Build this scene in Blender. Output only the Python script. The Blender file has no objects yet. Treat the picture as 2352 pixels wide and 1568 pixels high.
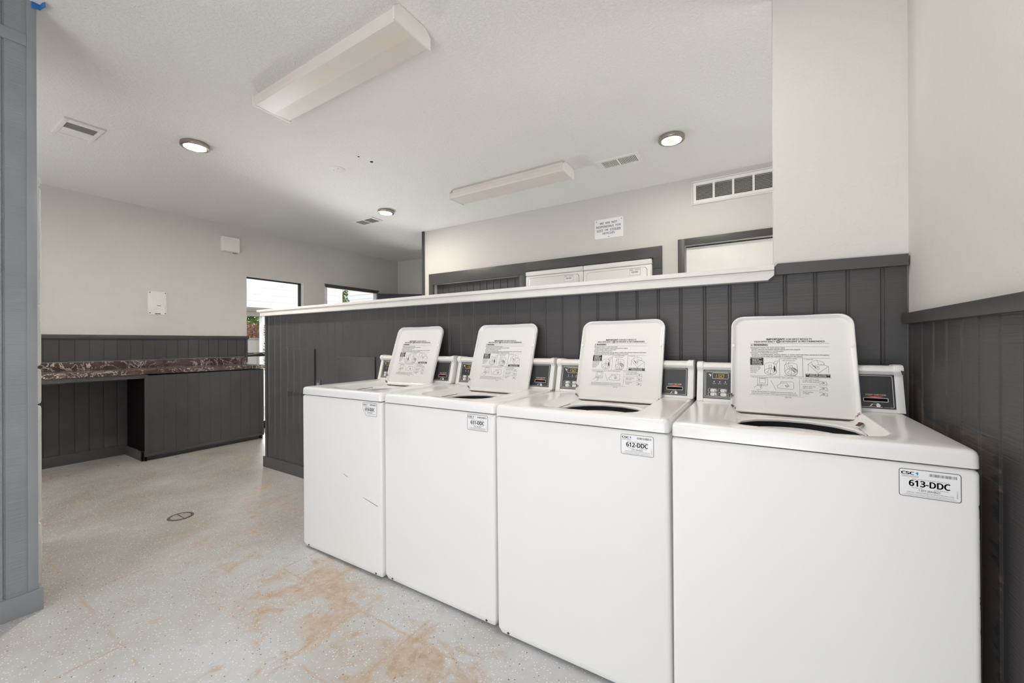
import bpy, bmesh, math, random
from mathutils import Matrix, Vector
random.seed(7)
SC = bpy.context.scene
COL = SC.collection

# ------------------------------------------------------------------ camera, world, light, exposure
cam_data = bpy.data.cameras.new('camera')
cam_data.sensor_width = 36.0
cam_data.lens = 13.966
cam_data.clip_start = 0.02
cam_obj = bpy.data.objects.new('camera', cam_data)
COL.objects.link(cam_obj)
cam_obj.matrix_world = Matrix(((0.852671, 0.00388, 0.522433, 0.0),
                               (0.52243, 0.001733, -0.85268, 0.0),
                               (-0.004214, 0.999991, -0.00055, 1.1535),
                               (0, 0, 0, 1)))
SC.camera = cam_obj

world = bpy.data.worlds.new('overcast_sky')
SC.world = world
world.use_nodes = True
bg = world.node_tree.nodes['Background']
bg.inputs[0].default_value = (0.96, 0.98, 1.0, 1)
bg.inputs[1].default_value = 1.5

def area_light(name, loc, rot, sx, sy, energy, color=(1, 1, 1)):
    d = bpy.data.lights.new(name, 'AREA')
    d.shape = 'RECTANGLE'
    d.size, d.size_y = sx, sy
    d.energy = energy
    d.color = color
    o = bpy.data.objects.new(name, d)
    COL.objects.link(o)
    o.location = loc
    o.rotation_euler = rot
    return o

H = math.pi / 2
# daylight entering the open front of the laundry room, the side doorway of the rear aisle and the glazed door, plus two added fills
area_light('daylight_open_front', (-0.2, -1.9, 0.85), (H, 0, 0), 1.3, 1.5, 12, (1.0, 0.995, 0.985))
area_light('front_uplight_fill', (-0.45, -1.6, 0.12), (math.radians(152), 0, 0), 1.7, 1.2, 32, (1.0, 0.99, 0.975))  # uplight added to brighten the ceiling, standing in for paving bounce
area_light('daylight_rear_doorway', (2.0, 3.0, 0.8), (math.radians(118), 0, H), 1.3, 1.5, 16, (1.0, 0.985, 0.965))
area_light('daylight_glass_door', (-6.1, 2.97, 0.16), (math.radians(142), 0, -H), 0.72, 0.6, 66, (1.0, 0.99, 0.98))
area_light('daylight_alcove_window', (-6.05, 4.2, 0.86), (math.radians(140), 0, -H), 0.9, 0.4, 24, (1.0, 0.99, 0.98))
area_light('left_corner_fill', (-4.4, -0.6, 0.9), (math.radians(122), 0, 0), 1.2, 1.5, 16, (1.0, 0.99, 0.98))  # fill lamp added behind an unseen opening to brighten the left ceiling

SC.view_settings.view_transform = 'Standard'
SC.view_settings.look = 'None'
SC.view_settings.gamma = 1.0
SC.view_settings.use_curve_mapping = False
SC.view_settings.exposure = 0.25
SC.cycles.max_bounces = 14
SC.cycles.diffuse_bounces = 10
SC.cycles.glossy_bounces = 5
SC.cycles.transparent_max_bounces = 12
SC.cycles.use_denoising = True
SC.cycles.sample_clamp_indirect = 8.0

# ------------------------------------------------------------------ room dimensions (metres)
ZC = 2.629       # ceiling
XL = -5.615      # left wall
YP = 1.9634      # face of the half-height middle wall
YB = 3.922       # wall behind the dryers
YF = 5.147       # far wall of the alcove
XR = 0.4712      # right wall
XM = -3.905      # free end of the middle wall
XCOL = -2.66     # face of the short wall at the left

# ------------------------------------------------------------------ node material helpers
def new_mat(name):
    m = bpy.data.materials.new(name)
    m.use_nodes = True
    nt = m.node_tree
    b = nt.nodes['Principled BSDF']
    return m, nt, b

def nd(nt, t, **kw):
    n = nt.nodes.new(t)
    for k, v in kw.items():
        if k.startswith('i_'):
            n.inputs[int(k[2:]) if k[2:].isdigit() else k[2:]].default_value = v
        else:
            setattr(n, k, v)
    return n

def lk(nt, a, ao, b, bi):
    nt.links.new(a.outputs[ao], b.inputs[bi])

def coords(nt, scale=(1, 1, 1), loc=(0, 0, 0)):
    tc = nd(nt, 'ShaderNodeTexCoord')
    mp = nd(nt, 'ShaderNodeMapping')
    mp.inputs['Scale'].default_value = scale
    mp.inputs['Location'].default_value = loc
    lk(nt, tc, 'Object', mp, 'Vector')
    return mp

def noise(nt, vec, scale, detail=4, rough=0.55, dist=0.0):
    n = nd(nt, 'ShaderNodeTexNoise')
    n.inputs['Scale'].default_value = scale
    n.inputs['Detail'].default_value = detail
    n.inputs['Roughness'].default_value = rough
    n.inputs['Distortion'].default_value = dist
    if vec is not None:
        lk(nt, vec, 0, n, 'Vector')
    return n

def ramp(nt, src, so, lo, hi, a=0.0, b=1.0):
    r = nd(nt, 'ShaderNodeMapRange')
    r.inputs[1].default_value = lo
    r.inputs[2].default_value = hi
    r.inputs[3].default_value = a
    r.inputs[4].default_value = b
    lk(nt, src, so, r, 0)
    return r

def mth(nt, op, a, b=None, clamp=False):
    n = nd(nt, 'ShaderNodeMath', operation=op)
    n.use_clamp = clamp
    for i, v in enumerate((a, b)):
        if v is None:
            continue
        if isinstance(v, (int, float)):
            n.inputs[i].default_value = v
        elif isinstance(v, tuple):
            lk(nt, v[0], v[1], n, i)
        else:
            lk(nt, v, 0, n, i)
    return n

def mixc(nt, fac, a, b):
    n = nd(nt, 'ShaderNodeMix', data_type='RGBA')
    if isinstance(fac, (int, float)):
        n.inputs[0].default_value = fac
    else:
        lk(nt, fac, 0, n, 0)
    for v, i in ((a, 6), (b, 7)):
        if isinstance(v, tuple):
            n.inputs[i].default_value = (*v, 1)
        elif v.bl_idname == 'ShaderNodeMix':
            nt.links.new(v.outputs[2], n.inputs[i])
        else:
            lk(nt, v, 'Color', n, i)
    return n

def bump(nt, b, src, so, strength, dist):
    bp = nd(nt, 'ShaderNodeBump')
    bp.inputs['Strength'].default_value = strength
    bp.inputs['Distance'].default_value = dist
    lk(nt, src, so, bp, 'Height')
    lk(nt, bp, 0, b, 'Normal')

def simple(name, col, rough=0.5, metal=0.0, spec=0.5, var=0.04, scale=6.0, bmp=0.0, coat=0.0):
    """Plain paint / plastic / metal with faint procedural variation."""
    m, nt, b = new_mat(name)
    v = coords(nt)
    n = noise(nt, v, scale, 3)
    f = ramp(nt, n, 0, 0.3, 0.7)
    c = mixc(nt, f, tuple(x * (1 - var) for x in col), tuple(min(1, x * (1 + var)) for x in col))
    nt.links.new(c.outputs[2], b.inputs['Base Color'])
    b.inputs['Roughness'].default_value = rough
    b.inputs['Metallic'].default_value = metal
    b.inputs['Specular IOR Level'].default_value = spec
    b.inputs['Coat Weight'].default_value = coat
    if bmp:
        n2 = noise(nt, v, scale * 25, 2)
        bump(nt, b, n2, 0, bmp, 0.002)
    return m

def plaster(name, col, scale, strength, dist, rough=0.75):
    m, nt, b = new_mat(name)
    v = coords(nt)
    n = noise(nt, v, 1.1, 3)
    f = ramp(nt, n, 0, 0.35, 0.65)
    c = mixc(nt, f, tuple(x * 0.975 for x in col), col)
    nt.links.new(c.outputs[2], b.inputs['Base Color'])
    b.inputs['Roughness'].default_value = rough
    b.inputs['Specular IOR Level'].default_value = 0.3
    w = noise(nt, v, scale, 5, 0.6, 0.8)
    t = ramp(nt, w, 0, 0.42, 0.66)
    bump(nt, b, t, 0, strength, dist)
    return m

def siding_mat(name, col, rough=0.42, patch=False, streak=0.55):
    """Rough sawn plywood siding: fine horizontal saw marks under dark paint."""
    m, nt, b = new_mat(name)
    v = coords(nt, (2.2, 2.2, 95))
    n = noise(nt, v, 1.6, 5, 0.62, 0.4)
    v2 = coords(nt)
    n2 = noise(nt, v2, 4.0, 3)
    f = ramp(nt, n2, 0, 0.3, 0.7)
    c = mixc(nt, f, tuple(x * 0.9 for x in col), tuple(x * 1.08 for x in col))
    last = c
    if patch:
        sx = nd(nt, 'ShaderNodeSeparateXYZ')
        lk(nt, v2, 0, sx, 0)
        v3 = coords(nt, (3, 3, 22))
        n3 = noise(nt, v3, 2.5, 4)
        jit = ramp(nt, n3, 0, 0.25, 0.75, -0.05, 0.05)
        yy = mth(nt, 'ADD', (sx, 'Y'), jit)
        zz = mth(nt, 'ADD', (sx, 'Z'), jit)
        my = ramp(nt, yy, 0, 1.34, 1.355)
        top = ramp(nt, yy, 0, 1.80, 1.86, 0.905, 1.02)
        mz = ramp(nt, mth(nt, 'SUBTRACT', zz, top), 0, 0.015, -0.015)
        mk = mth(nt, 'MULTIPLY', my, mz)
        last = mixc(nt, mk, c, (0.115, 0.088, 0.072))
    nt.links.new(last.outputs[2], b.inputs['Base Color'])
    b.inputs['Roughness'].default_value = rough
    bump(nt, b, n, 0, streak, 0.004)
    return m

M = {}
M['ceiling'] = plaster('ceiling_paint', (0.86, 0.848, 0.83), 62, 0.55, 0.004)
M['wall'] = plaster('wall_paint', (0.64, 0.626, 0.606), 45, 0.28, 0.003)
M['charcoal'] = siding_mat('charcoal_siding', (0.052, 0.050, 0.052), streak=0.4)
M['charcoal_right'] = siding_mat('charcoal_siding_right', (0.052, 0.050, 0.052), patch=True)
M['slate'] = siding_mat('slate_siding', (0.25, 0.262, 0.285), 0.34, streak=1.0)
M['charcoal_trim'] = simple('charcoal_trim_paint', (0.058, 0.056, 0.057), 0.42, var=0.08)
M['slate_trim'] = simple('slate_trim_paint', (0.255, 0.267, 0.29), 0.34, var=0.05)
M['cap_white'] = simple('cap_white_paint', (0.74, 0.72, 0.70), 0.45)
M['white_trim'] = simple('white_trim_paint', (0.82, 0.81, 0.79), 0.45)
M['enamel'] = simple('white_enamel', (0.84, 0.835, 0.83), 0.2, var=0.012, scale=2.0, coat=0.15)
M['enamel_front'] = simple('white_enamel_front', (0.82, 0.815, 0.81), 0.5, var=0.012, scale=2.0, spec=0.35)
M['enamel_dryer'] = simple('dryer_enamel', (0.80, 0.79, 0.78), 0.3, var=0.01, scale=2.0)
M['plastic_white'] = simple('white_plastic', (0.80, 0.79, 0.77), 0.38)
M['fixture_white'] = simple('fixture_white', (0.82, 0.80, 0.77), 0.4)
M['tub'] = simple('tub_porcelain', (0.72, 0.73, 0.74), 0.3)
M['rubber'] = simple('dark_rubber', (0.03, 0.03, 0.03), 0.7)
M['panel_black'] = simple('panel_black', (0.035, 0.035, 0.036), 0.33, var=0.15, scale=30)
M['ink'] = simple('black_ink', (0.02, 0.02, 0.02), 0.6)
M['grey_ink'] = simple('grey_ink', (0.22, 0.21, 0.22), 0.6)
M['white_ink'] = simple('white_ink', (0.75, 0.74, 0.72), 0.5)
M['blue_ink'] = simple('blue_ink', (0.03, 0.30, 0.55), 0.5)
M['red_ink'] = simple('red_ink', (0.75, 0.10, 0.04), 0.5)
M['green_ink'] = simple('dark_green_ink', (0.045, 0.085, 0.075), 0.5)
M['paper'] = simple('sticker_white', (0.86, 0.86, 0.88), 0.4)
M['grime'] = simple('hinge_grime', (0.10, 0.08, 0.065), 0.8, var=0.4, scale=40)
M['metal'] = simple('brushed_nickel', (0.38, 0.34, 0.30), 0.32, 1.0)
M['rust'] = simple('rust', (0.10, 0.055, 0.03), 0.8, var=0.4, scale=60)
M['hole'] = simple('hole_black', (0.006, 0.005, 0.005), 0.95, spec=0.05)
M['frame_black'] = simple('door_frame_black', (0.015, 0.014, 0.014), 0.35)
M['grille_dark'] = simple('duct_dark', (0.035, 0.026, 0.02), 0.8, var=0.3, scale=8)
M['vent_grey'] = simple('vent_mesh_grey', (0.20, 0.195, 0.185), 0.7)
M['vent_brown'] = simple('vent_mesh_brown', (0.135, 0.12, 0.105), 0.7)
M['taupe'] = simple('taupe_paint', (0.26, 0.235, 0.21), 0.6)
M['cabinet_taupe'] = simple('utility_taupe', (0.33, 0.31, 0.28), 0.6)
M['bluegrey'] = simple('blue_grey_plate', (0.13, 0.15, 0.19), 0.5)
M['siding_white'] = simple('white_lap_siding', (0.88, 0.88, 0.88), 0.5)
M['navy_door'] = simple('dark_navy_door', (0.032, 0.036, 0.05), 0.5)
M['tape_blue'] = simple('blue_masking_tape', (0.02, 0.16, 0.42), 0.6)
M['leaf_green'] = simple('foliage_green', (0.13, 0.20, 0.05), 0.6, var=0.5, scale=5)
M['leaf_red'] = simple('foliage_rust', (0.30, 0.16, 0.11), 0.6, var=0.4, scale=5)
M['leaf_lime'] = simple('grass_lime', (0.38, 0.52, 0.12), 0.7, var=0.4, scale=7)
M['bark'] = simple('bark', (0.10, 0.08, 0.065), 0.9, var=0.3)
M['dead_leaf'] = simple('dry_leaf', (0.42, 0.25, 0.12), 0.8)
M['concrete'] = simple('concrete_apron', (0.46, 0.45, 0.43), 0.85, var=0.12, scale=2)
M['asphalt'] = simple('pale_ground', (0.40, 0.40, 0.36), 0.9, var=0.1)
M['brick'] = simple('brick_pink', (0.42, 0.27, 0.22), 0.8, var=0.2, scale=20)

def lens_mat():
    m, nt, b = new_mat('fluorescent_lens')
    v = coords(nt, (3, 9, 1))
    n = noise(nt, v, 1.0, 3)
    f = ramp(nt, n, 0, 0.5, 0.75)
    c = mixc(nt, f, (0.74, 0.70, 0.665), (0.76, 0.68, 0.57))
    nt.links.new(c.outputs[2], b.inputs['Base Color'])
    b.inputs['Roughness'].default_value = 0.35
    v2 = coords(nt)
    vo = nd(nt, 'ShaderNodeTexVoronoi')
    vo.inputs['Scale'].default_value = 220
    lk(nt, v2, 0, vo, 'Vector')
    bump(nt, b, vo, 'Distance', 0.15, 0.001)
    return m
M['fluo_lens'] = lens_mat()

def emit_mat(name, col, strength):
    m, nt, b = new_mat(name)
    b.inputs['Base Color'].default_value = (*col, 1)
    v = coords(nt)
    n = noise(nt, v, 30, 2)
    f = ramp(nt, n, 0, 0.2, 0.8, strength * 0.92, strength * 1.08)
    b.inputs['Emission Color'].default_value = (*col, 1)
    lk(nt, f, 0, b, 'Emission Strength')
    return m
M['led_mid'] = emit_mat('lamp_lens_centre', (1.0, 0.50, 0.17), 1.0)
M['digits'] = emit_mat('display_digits_lit', (0.55, 0.42, 0.04), 0.45)
M['display'] = simple('display_window', (0.035, 0.024, 0.014), 0.25)

def glass_mat():
    m = bpy.data.materials.new('window_glass')
    m.use_nodes = True
    nt = m.node_tree
    nt.nodes.clear()
    o = nd(nt, 'ShaderNodeOutputMaterial')
    mix = nd(nt, 'ShaderNodeMixShader')
    t = nd(nt, 'ShaderNodeBsdfTransparent')
    t.inputs[0].default_value = (0.97, 0.98, 0.975, 1)
    g = nd(nt, 'ShaderNodeBsdfGlossy')
    g.inputs['Roughness'].default_value = 0.02
    fr = nd(nt, 'ShaderNodeFresnel')
    fr.inputs[0].default_value = 1.3
    lk(nt, fr, 0, mix, 0)
    lk(nt, t, 0, mix, 1)
    lk(nt, g, 0, mix, 2)
    lk(nt, mix, 0, o, 0)
    return m
M['glass'] = glass_mat()

def marble_mat():
    m, nt, b = new_mat('dark_marble_laminate')
    v = coords(nt)
    n = noise(nt, v, 5.0, 6, 0.65, 1.2)
    base = mixc(nt, ramp(nt, n, 0, 0.35, 0.65), (0.030, 0.024, 0.022), (0.115, 0.075, 0.062))
    n2 = noise(nt, v, 6.5, 8, 0.66, 1.8)
    d = mth(nt, 'ABSOLUTE', mth(nt, 'SUBTRACT', (n2, 0), 0.5))
    vein = ramp(nt, d, 0, 0.020, 0.004)
    n3 = noise(nt, v, 4.0, 3)
    vm = mth(nt, 'MULTIPLY', vein, ramp(nt, n3, 0, 0.41, 0.52))
    c = mixc(nt, vm, base, (0.66, 0.58, 0.54))
    nt.links.new(c.outputs[2], b.inputs['Base Color'])
    b.inputs['Roughness'].default_value = 0.22
    return m
M['marble'] = marble_mat()

def floor_mat():
    m, nt, b = new_mat('worn_speckled_floor_paint')
    v = coords(nt)
    n1 = noise(nt, v, 1.6, 6, 0.6, 0.3)
    n2 = noise(nt, v, 7.5, 9, 0.68, 0.6)
    n3 = noise(nt, v, 22, 6, 0.65)
    base = mixc(nt, ramp(nt, n1, 0, 0.36, 0.64), (0.53, 0.55, 0.565), (0.47, 0.47, 0.46))
    base = mixc(nt, ramp(nt, n3, 0, 0.55, 0.8, 0, 0.35), base, (0.40, 0.37, 0.335))
    sx = nd(nt, 'ShaderNodeSeparateXYZ')
    lk(nt, v, 0, sx, 0)
    n5 = noise(nt, v, 3.6, 8, 0.7, 0.8)
    base = mixc(nt, ramp(nt, n5, 0, 0.46, 0.70, 0, 0.5), base, (0.37, 0.33, 0.285))
    # walkway dirt, darkened further to paint in the dimmer light deeper in the room
    dirt_dim = mth(nt, 'MULTIPLY', ramp(nt, (sx), 'X', -1.9, -4.0), ramp(nt, n1, 0, 0.3, 0.7, 0.5, 1.0))
    base = mixc(nt, mth(nt, 'MULTIPLY', dirt_dim, 0.9), base, (0.22, 0.195, 0.165))
    # worn patches where the paint is gone
    wmax = None
    for (px, py, rr, amt) in ((-1.80, 1.13, 0.50, 1.0), (-1.50, 0.98, 0.42, 0.9), (-1.05, 1.04, 0.42, 1.0), (-2.55, 0.98, 0.6, 0.55),
                              (-2.95, 1.55, 0.55, 0.6), (-0.85, 0.95, 0.35, 0.9), (-3.3, 1.75, 0.5, 0.6), (-4.2, 1.9, 0.8, 0.4)):
        dv = nd(nt, 'ShaderNodeVectorMath', operation='DISTANCE')
        lk(nt, v, 0, dv, 0)
        dv.inputs[1].default_value = (px, py, 0)
        w = ramp(nt, dv, 'Value', rr, rr * 0.15, 0, amt)
        wmax = w if wmax is None else mth(nt, 'MAXIMUM', wmax, w)
    st = mth(nt, 'ADD', (n2, 0), mth(nt, 'MULTIPLY', wmax, 0.23))
    sm = ramp(nt, st, 0, 0.63, 0.75)
    tone = mixc(nt, ramp(nt, n3, 0, 0.35, 0.65), (0.50, 0.41, 0.325), (0.40, 0.295, 0.205))
    base = mixc(nt, mth(nt, 'MULTIPLY', sm, mth(nt, 'ADD', ramp(nt, n3, 0, 0.35, 0.6, 0.0, 0.3), 0.7)), base, tone)
    # ghost lines of old square tiles
    lines = None
    for ax, off in (('X', 1.46), ('Y', -0.814)):
        t = mth(nt, 'DIVIDE', mth(nt, 'ADD', (sx, ax), mth(nt, 'ADD', ramp(nt, n3, 0, 0.2, 0.8, -0.008, 0.008), off)), 0.302)
        fr = mth(nt, 'FRACT', mth(nt, 'ADD', t, 50.5))
        d = mth(nt, 'ABSOLUTE', mth(nt, 'SUBTRACT', fr, 0.5))
        l = ramp(nt, d, 0, 0.03, 0.004)
        lines = l if lines is None else mth(nt, 'MAXIMUM', lines, l)
    n4 = noise(nt, v, 3.3, 4)
    lw = mth(nt, 'MULTIPLY', lines, ramp(nt, mth(nt, 'ADD', (n4, 0), mth(nt, 'MULTIPLY', wmax, 0.14)), 0, 0.53, 0.60))
    base = mixc(nt, mth(nt, 'MULTIPLY', lw, 0.65), base, (0.44, 0.32, 0.225))
    # paint flakes: white and black
    for scale, rad, thr, col in ((80, 0.16, 0.40, (0.88, 0.88, 0.87)), (46, 0.12, 0.45, (0.05, 0.05, 0.055)), (100, 0.20, 0.5, (0.80, 0.80, 0.79))):
        vo = nd(nt, 'ShaderNodeTexVoronoi')
        vo.inputs['Scale'].default_value = scale
        lk(nt, v, 0, vo, 'Vector')
        a = mth(nt, 'LESS_THAN', (vo, 'Distance'), rad)
        sc = nd(nt, 'ShaderNodeSeparateColor')
        lk(nt, vo, 'Color', sc, 0)
        bb = mth(nt, 'GREATER_THAN', (sc, 0), thr)
        cl = ramp(nt, n2, 0, 0.40, 0.55)
        mk = mth(nt, 'MULTIPLY', mth(nt, 'MULTIPLY', a, bb), mth(nt, 'SUBTRACT', 1.0, mth(nt, 'MULTIPLY', sm, 0.7)))
        base = mixc(nt, mth(nt, 'MULTIPLY', mk, 0.85), base, col)
    # dark dried spots
    vo = nd(nt, 'ShaderNodeTexVoronoi')
    vo.inputs['Scale'].default_value = 4.2
    lk(nt, v, 0, vo, 'Vector')
    a = ramp(nt, mth(nt, 'ADD', (vo, 'Distance'), ramp(nt, n3, 0, 0.2, 0.8, -0.03, 0.03)), 0, 0.085, 0.05)
    sc = nd(nt, 'ShaderNodeSeparateColor')
    lk(nt, vo, 'Color', sc, 0)
    mk = mth(nt, 'MULTIPLY', a, mth(nt, 'GREATER_THAN', (sc, 1), 0.74))
    base = mixc(nt, mth(nt, 'MULTIPLY', mk, mth(nt, 'MULTIPLY', ramp(nt, sx, 'X', -2.2, -3.2), 0.85)), base, (0.07, 0.055, 0.045))
    nt.links.new(base.outputs[2], b.inputs['Base Color'])
    b.inputs['Roughness'].default_value = 0.48
    b.inputs['Specular IOR Level'].default_value = 0.4
    bump(nt, b, n3, 0, 0.12, 0.003)
    return m
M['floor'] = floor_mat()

def chipped_enamel():
    """White enamel knocked off along the right front edge."""
    m, nt, b = new_mat('chipped_white_enamel')
    v = coords(nt)
    sx = nd(nt, 'ShaderNodeSeparateXYZ')
    lk(nt, v, 0, sx, 0)
    v2 = coords(nt, (26, 26, 7))
    n = noise(nt, v2, 1.0, 5, 0.6)
    ex = ramp(nt, sx, 'X', 0.640, 0.651, 0, 0.30)
    fr = ramp(nt, sx, 'Y', 0.03, 0.015)
    s = mth(nt, 'MULTIPLY', mth(nt, 'ADD', (n, 0), ex), fr)
    mk = ramp(nt, s, 0, 0.775, 0.79)
    c = mixc(nt, mk, (0.84, 0.835, 0.83), (0.06, 0.058, 0.06))
    b.inputs['Specular IOR Level'].default_value = 0.35
    nt.links.new(c.outputs[2], b.inputs['Base Color'])
    b.inputs['Roughness'].default_value = 0.5
    return m
M['enamel_chipped'] = chipped_enamel()

def lid_mat():
    """White enamel with grime and rust at the two hinge corners."""
    m, nt, b = new_mat('lid_enamel')
    v = coords(nt)
    n = noise(nt, v, 60, 5, 0.7)
    w = None
    for pt in ((0.142, 0.473, 0.898), (0.522, 0.473, 0.898), (0.141, 0.487, 0.94)):
        dv = nd(nt, 'ShaderNodeVectorMath', operation='DISTANCE')
        lk(nt, v, 0, dv, 0)
        dv.inputs[1].default_value = pt
        r = ramp(nt, dv, 'Value', 0.022, 0.003, 0, 0.30)
        w = r if w is None else mth(nt, 'MAXIMUM', w, r)
    mk = ramp(nt, mth(nt, 'ADD', (n, 0), w), 0, 0.70, 0.80)
    c = mixc(nt, mk, (0.77, 0.765, 0.75), (0.16, 0.11, 0.08))
    nt.links.new(c.outputs[2], b.inputs['Base Color'])
    b.inputs['Roughness'].default_value = 0.25
    b.inputs['Coat Weight'].default_value = 0.2
    return m
M['lid'] = lid_mat()

# ------------------------------------------------------------------ mesh helpers
class MB:
    def __init__(self):
        self.v, self.f = [], []
    def add(self, vs, fs):
        o = len(self.v)
        self.v += [tuple(p) for p in vs]
        self.f += [tuple(i + o for i in f) for f in fs]
        return self
    def box(self, x0, x1, y0, y1, z0, z1):
        vs = [(x, y, z) for z in (z0, z1) for y in (y0, y1) for x in (x0, x1)]
        return self.add(vs, [(0, 2, 3, 1), (4, 5, 7, 6), (0, 1, 5, 4), (2, 6, 7, 3), (0, 4, 6, 2), (1, 3, 7, 5)])
    def quad(self, a, b, c, d):
        return self.add([a, b, c, d], [(0, 1, 2, 3)])
    def poly(self, pts):
        return self.add(pts, [tuple(range(len(pts)))])
    def loft(self, rings, cap0=True, cap1=True, closed=True):
        n = len(rings[0])
        vs = [p for r in rings for p in r]
        fs = []
        for k in range(len(rings) - 1):
            for i in range(n if closed else n - 1):
                j = (i + 1) % n
                fs.append((k * n + i, k * n + j, (k + 1) * n + j, (k + 1) * n + i))
        if cap0:
            fs.append(tuple(reversed(range(n))))
        if cap1:
            fs.append(tuple((len(rings) - 1) * n + i for i in range(n)))
        return self.add(vs, fs)
    def lathe(self, c, axis, prof, n=32, cap0=True, cap1=True):
        """prof: list of (radius, height along axis)."""
        a = Vector(axis).normalized()
        t = Vector((0, 0, 1)) if abs(a.z) < 0.9 else Vector((1, 0, 0))
        u = a.cross(t).normalized()
        w = a.cross(u)
        rings = []
        for r, h in prof:
            rings.append([Vector(c) + a * h + (u * math.cos(6.283185 * i / n) + w * math.sin(6.283185 * i / n)) * r for i in range(n)])
        return self.loft(rings, cap0, cap1)
    def extrude_profile(self, prof, x0, x1, fr=None):
        """prof: list of (y,z) closed; extruded along x."""
        return self.loft([[(x0, y, z) for y, z in prof], [(x1, y, z) for y, z in prof]])
    def tube(self, pts, r, n=8):
        rings = []
        for k, p in enumerate(pts):
            d = Vector(pts[min(k + 1, len(pts) - 1)]) - Vector(pts[max(k - 1, 0)])
            d.normalize()
            t = Vector((0, 0, 1)) if abs(d.z) < 0.9 else Vector((1, 0, 0))
            u = d.cross(t).normalized()
            w = d.cross(u)
            rr = r[k] if isinstance(r, (list, tuple)) else r
            rings.append([Vector(p) + (u * math.cos(6.283185 * i / n) + w * math.sin(6.283185 * i / n)) * rr for i in range(n)])
        return self.loft(rings)
    def build(self, name, mat, parent=None, bevel=0.0, seg=2, smooth=False, loc=None, fix=True):
        me = bpy.data.meshes.new(name)
        me.from_pydata([tuple(p) for p in self.v], [], self.f)
        if fix or bevel:
            bm = bmesh.new()
            bm.from_mesh(me)
            if fix:
                bmesh.ops.recalc_face_normals(bm, faces=bm.faces)
            if bevel:
                es = [e for e in bm.edges if len(e.link_faces) == 2 and e.calc_face_angle(0) > 0.6]
                bmesh.ops.bevel(bm, geom=es, offset=bevel, segments=seg, profile=0.6, affect='EDGES', clamp_overlap=True)
            bm.to_mesh(me)
            bm.free()
        me.materials.append(mat)
        if smooth or bevel:
            for p in me.polygons:
                p.use_smooth = True
            me.set_sharp_from_angle(angle=math.radians(38))
        o = bpy.data.objects.new(name, me)
        COL.objects.link(o)
        if parent is not None:
            o.parent = parent
        if loc:
            o.location = loc
        return o

def tag(o, label, cat=None, group=None, kind=None):
    o['label'] = label
    if cat:
        o['category'] = cat
    if group:
        o['group'] = group
    if kind:
        o['kind'] = kind
    return o

def struct(o, label=None):
    o['kind'] = 'structure'
    if label:
        o['label'] = label
    return o

def thing(name, label, cat, loc=(0, 0, 0), group=None):
    o = bpy.data.objects.new(name, None)
    o.empty_display_size = 0.1
    COL.objects.link(o)
    o.location = loc
    return tag(o, label, cat, group)

def copy_tree(o, parent=None):
    c = o.copy()
    COL.objects.link(c)
    c.parent = parent
    for ch in list(o.children):
        copy_tree(ch, c)
    return c

def rrect(x0, x1, y0, y1, r, k=5, m=6):
    """Rounded rectangle outline, counter-clockwise; r = (bl, br, tr, tl) or one radius."""
    if not isinstance(r, (tuple, list)):
        r = (r, r, r, r)
    cs = [(x0 + r[0], y0 + r[0], math.pi, r[0]), (x1 - r[1], y0 + r[1], 1.5 * math.pi, r[1]),
          (x1 - r[2], y1 - r[2], 0, r[2]), (x0 + r[3], y1 - r[3], 0.5 * math.pi, r[3])]
    arcs = [[(cx + rr * math.cos(a + H * i / k), cy + rr * math.sin(a + H * i / k)) for i in range(k + 1)] for cx, cy, a, rr in cs]
    out = []
    for q in range(4):
        out += arcs[q]
        a, b = arcs[q][-1], arcs[(q + 1) % 4][0]
        for i in range(1, m):
            out.append((a[0] + (b[0] - a[0]) * i / m, a[1] + (b[1] - a[1]) * i / m))
    return out

CAP = 0.69
_text_cache = {}
try:                                     # Blender's own interface typeface; the built-in one if it is missing
    import os
    FONT = bpy.data.fonts.load(os.path.join(bpy.utils.system_resource('DATAFILES'), 'fonts', 'NotoSansHebrew-Regular.woff2'))
except Exception:
    FONT = None
if FONT:
    CAP = 0.5726
def text_geo(s, bold=0.0):
    """Flat triangulated lettering, normalised so that capitals are 1 high and the block starts at (0,0)."""
    key = s
    if key in _text_cache:
        return _text_cache[key]
    cu = bpy.data.curves.new('lettering', 'FONT')
    cu.body = s
    if FONT:
        cu.font = FONT
    cu.size = 1.0
    cu.resolution_u = 2
    ob = bpy.data.objects.new('lettering', cu)
    COL.objects.link(ob)
    dg = bpy.context.evaluated_depsgraph_get()
    me = bpy.data.meshes.new_from_object(ob.evaluated_get(dg))
    vs = [(v.co.x, v.co.y) for v in me.vertices]
    fs = [tuple(p.vertices) for p in me.polygons]
    bpy.data.objects.remove(ob)
    bpy.data.curves.remove(cu)
    bpy.data.meshes.remove(me)
    if not vs:
        return [], [], 0
    x0 = min(v[0] for v in vs)
    vs = [((x - x0) / CAP, y / CAP) for x, y in vs]
    w = max(v[0] for v in vs)
    _text_cache[key] = (vs, fs, w)
    return _text_cache[key]

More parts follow.
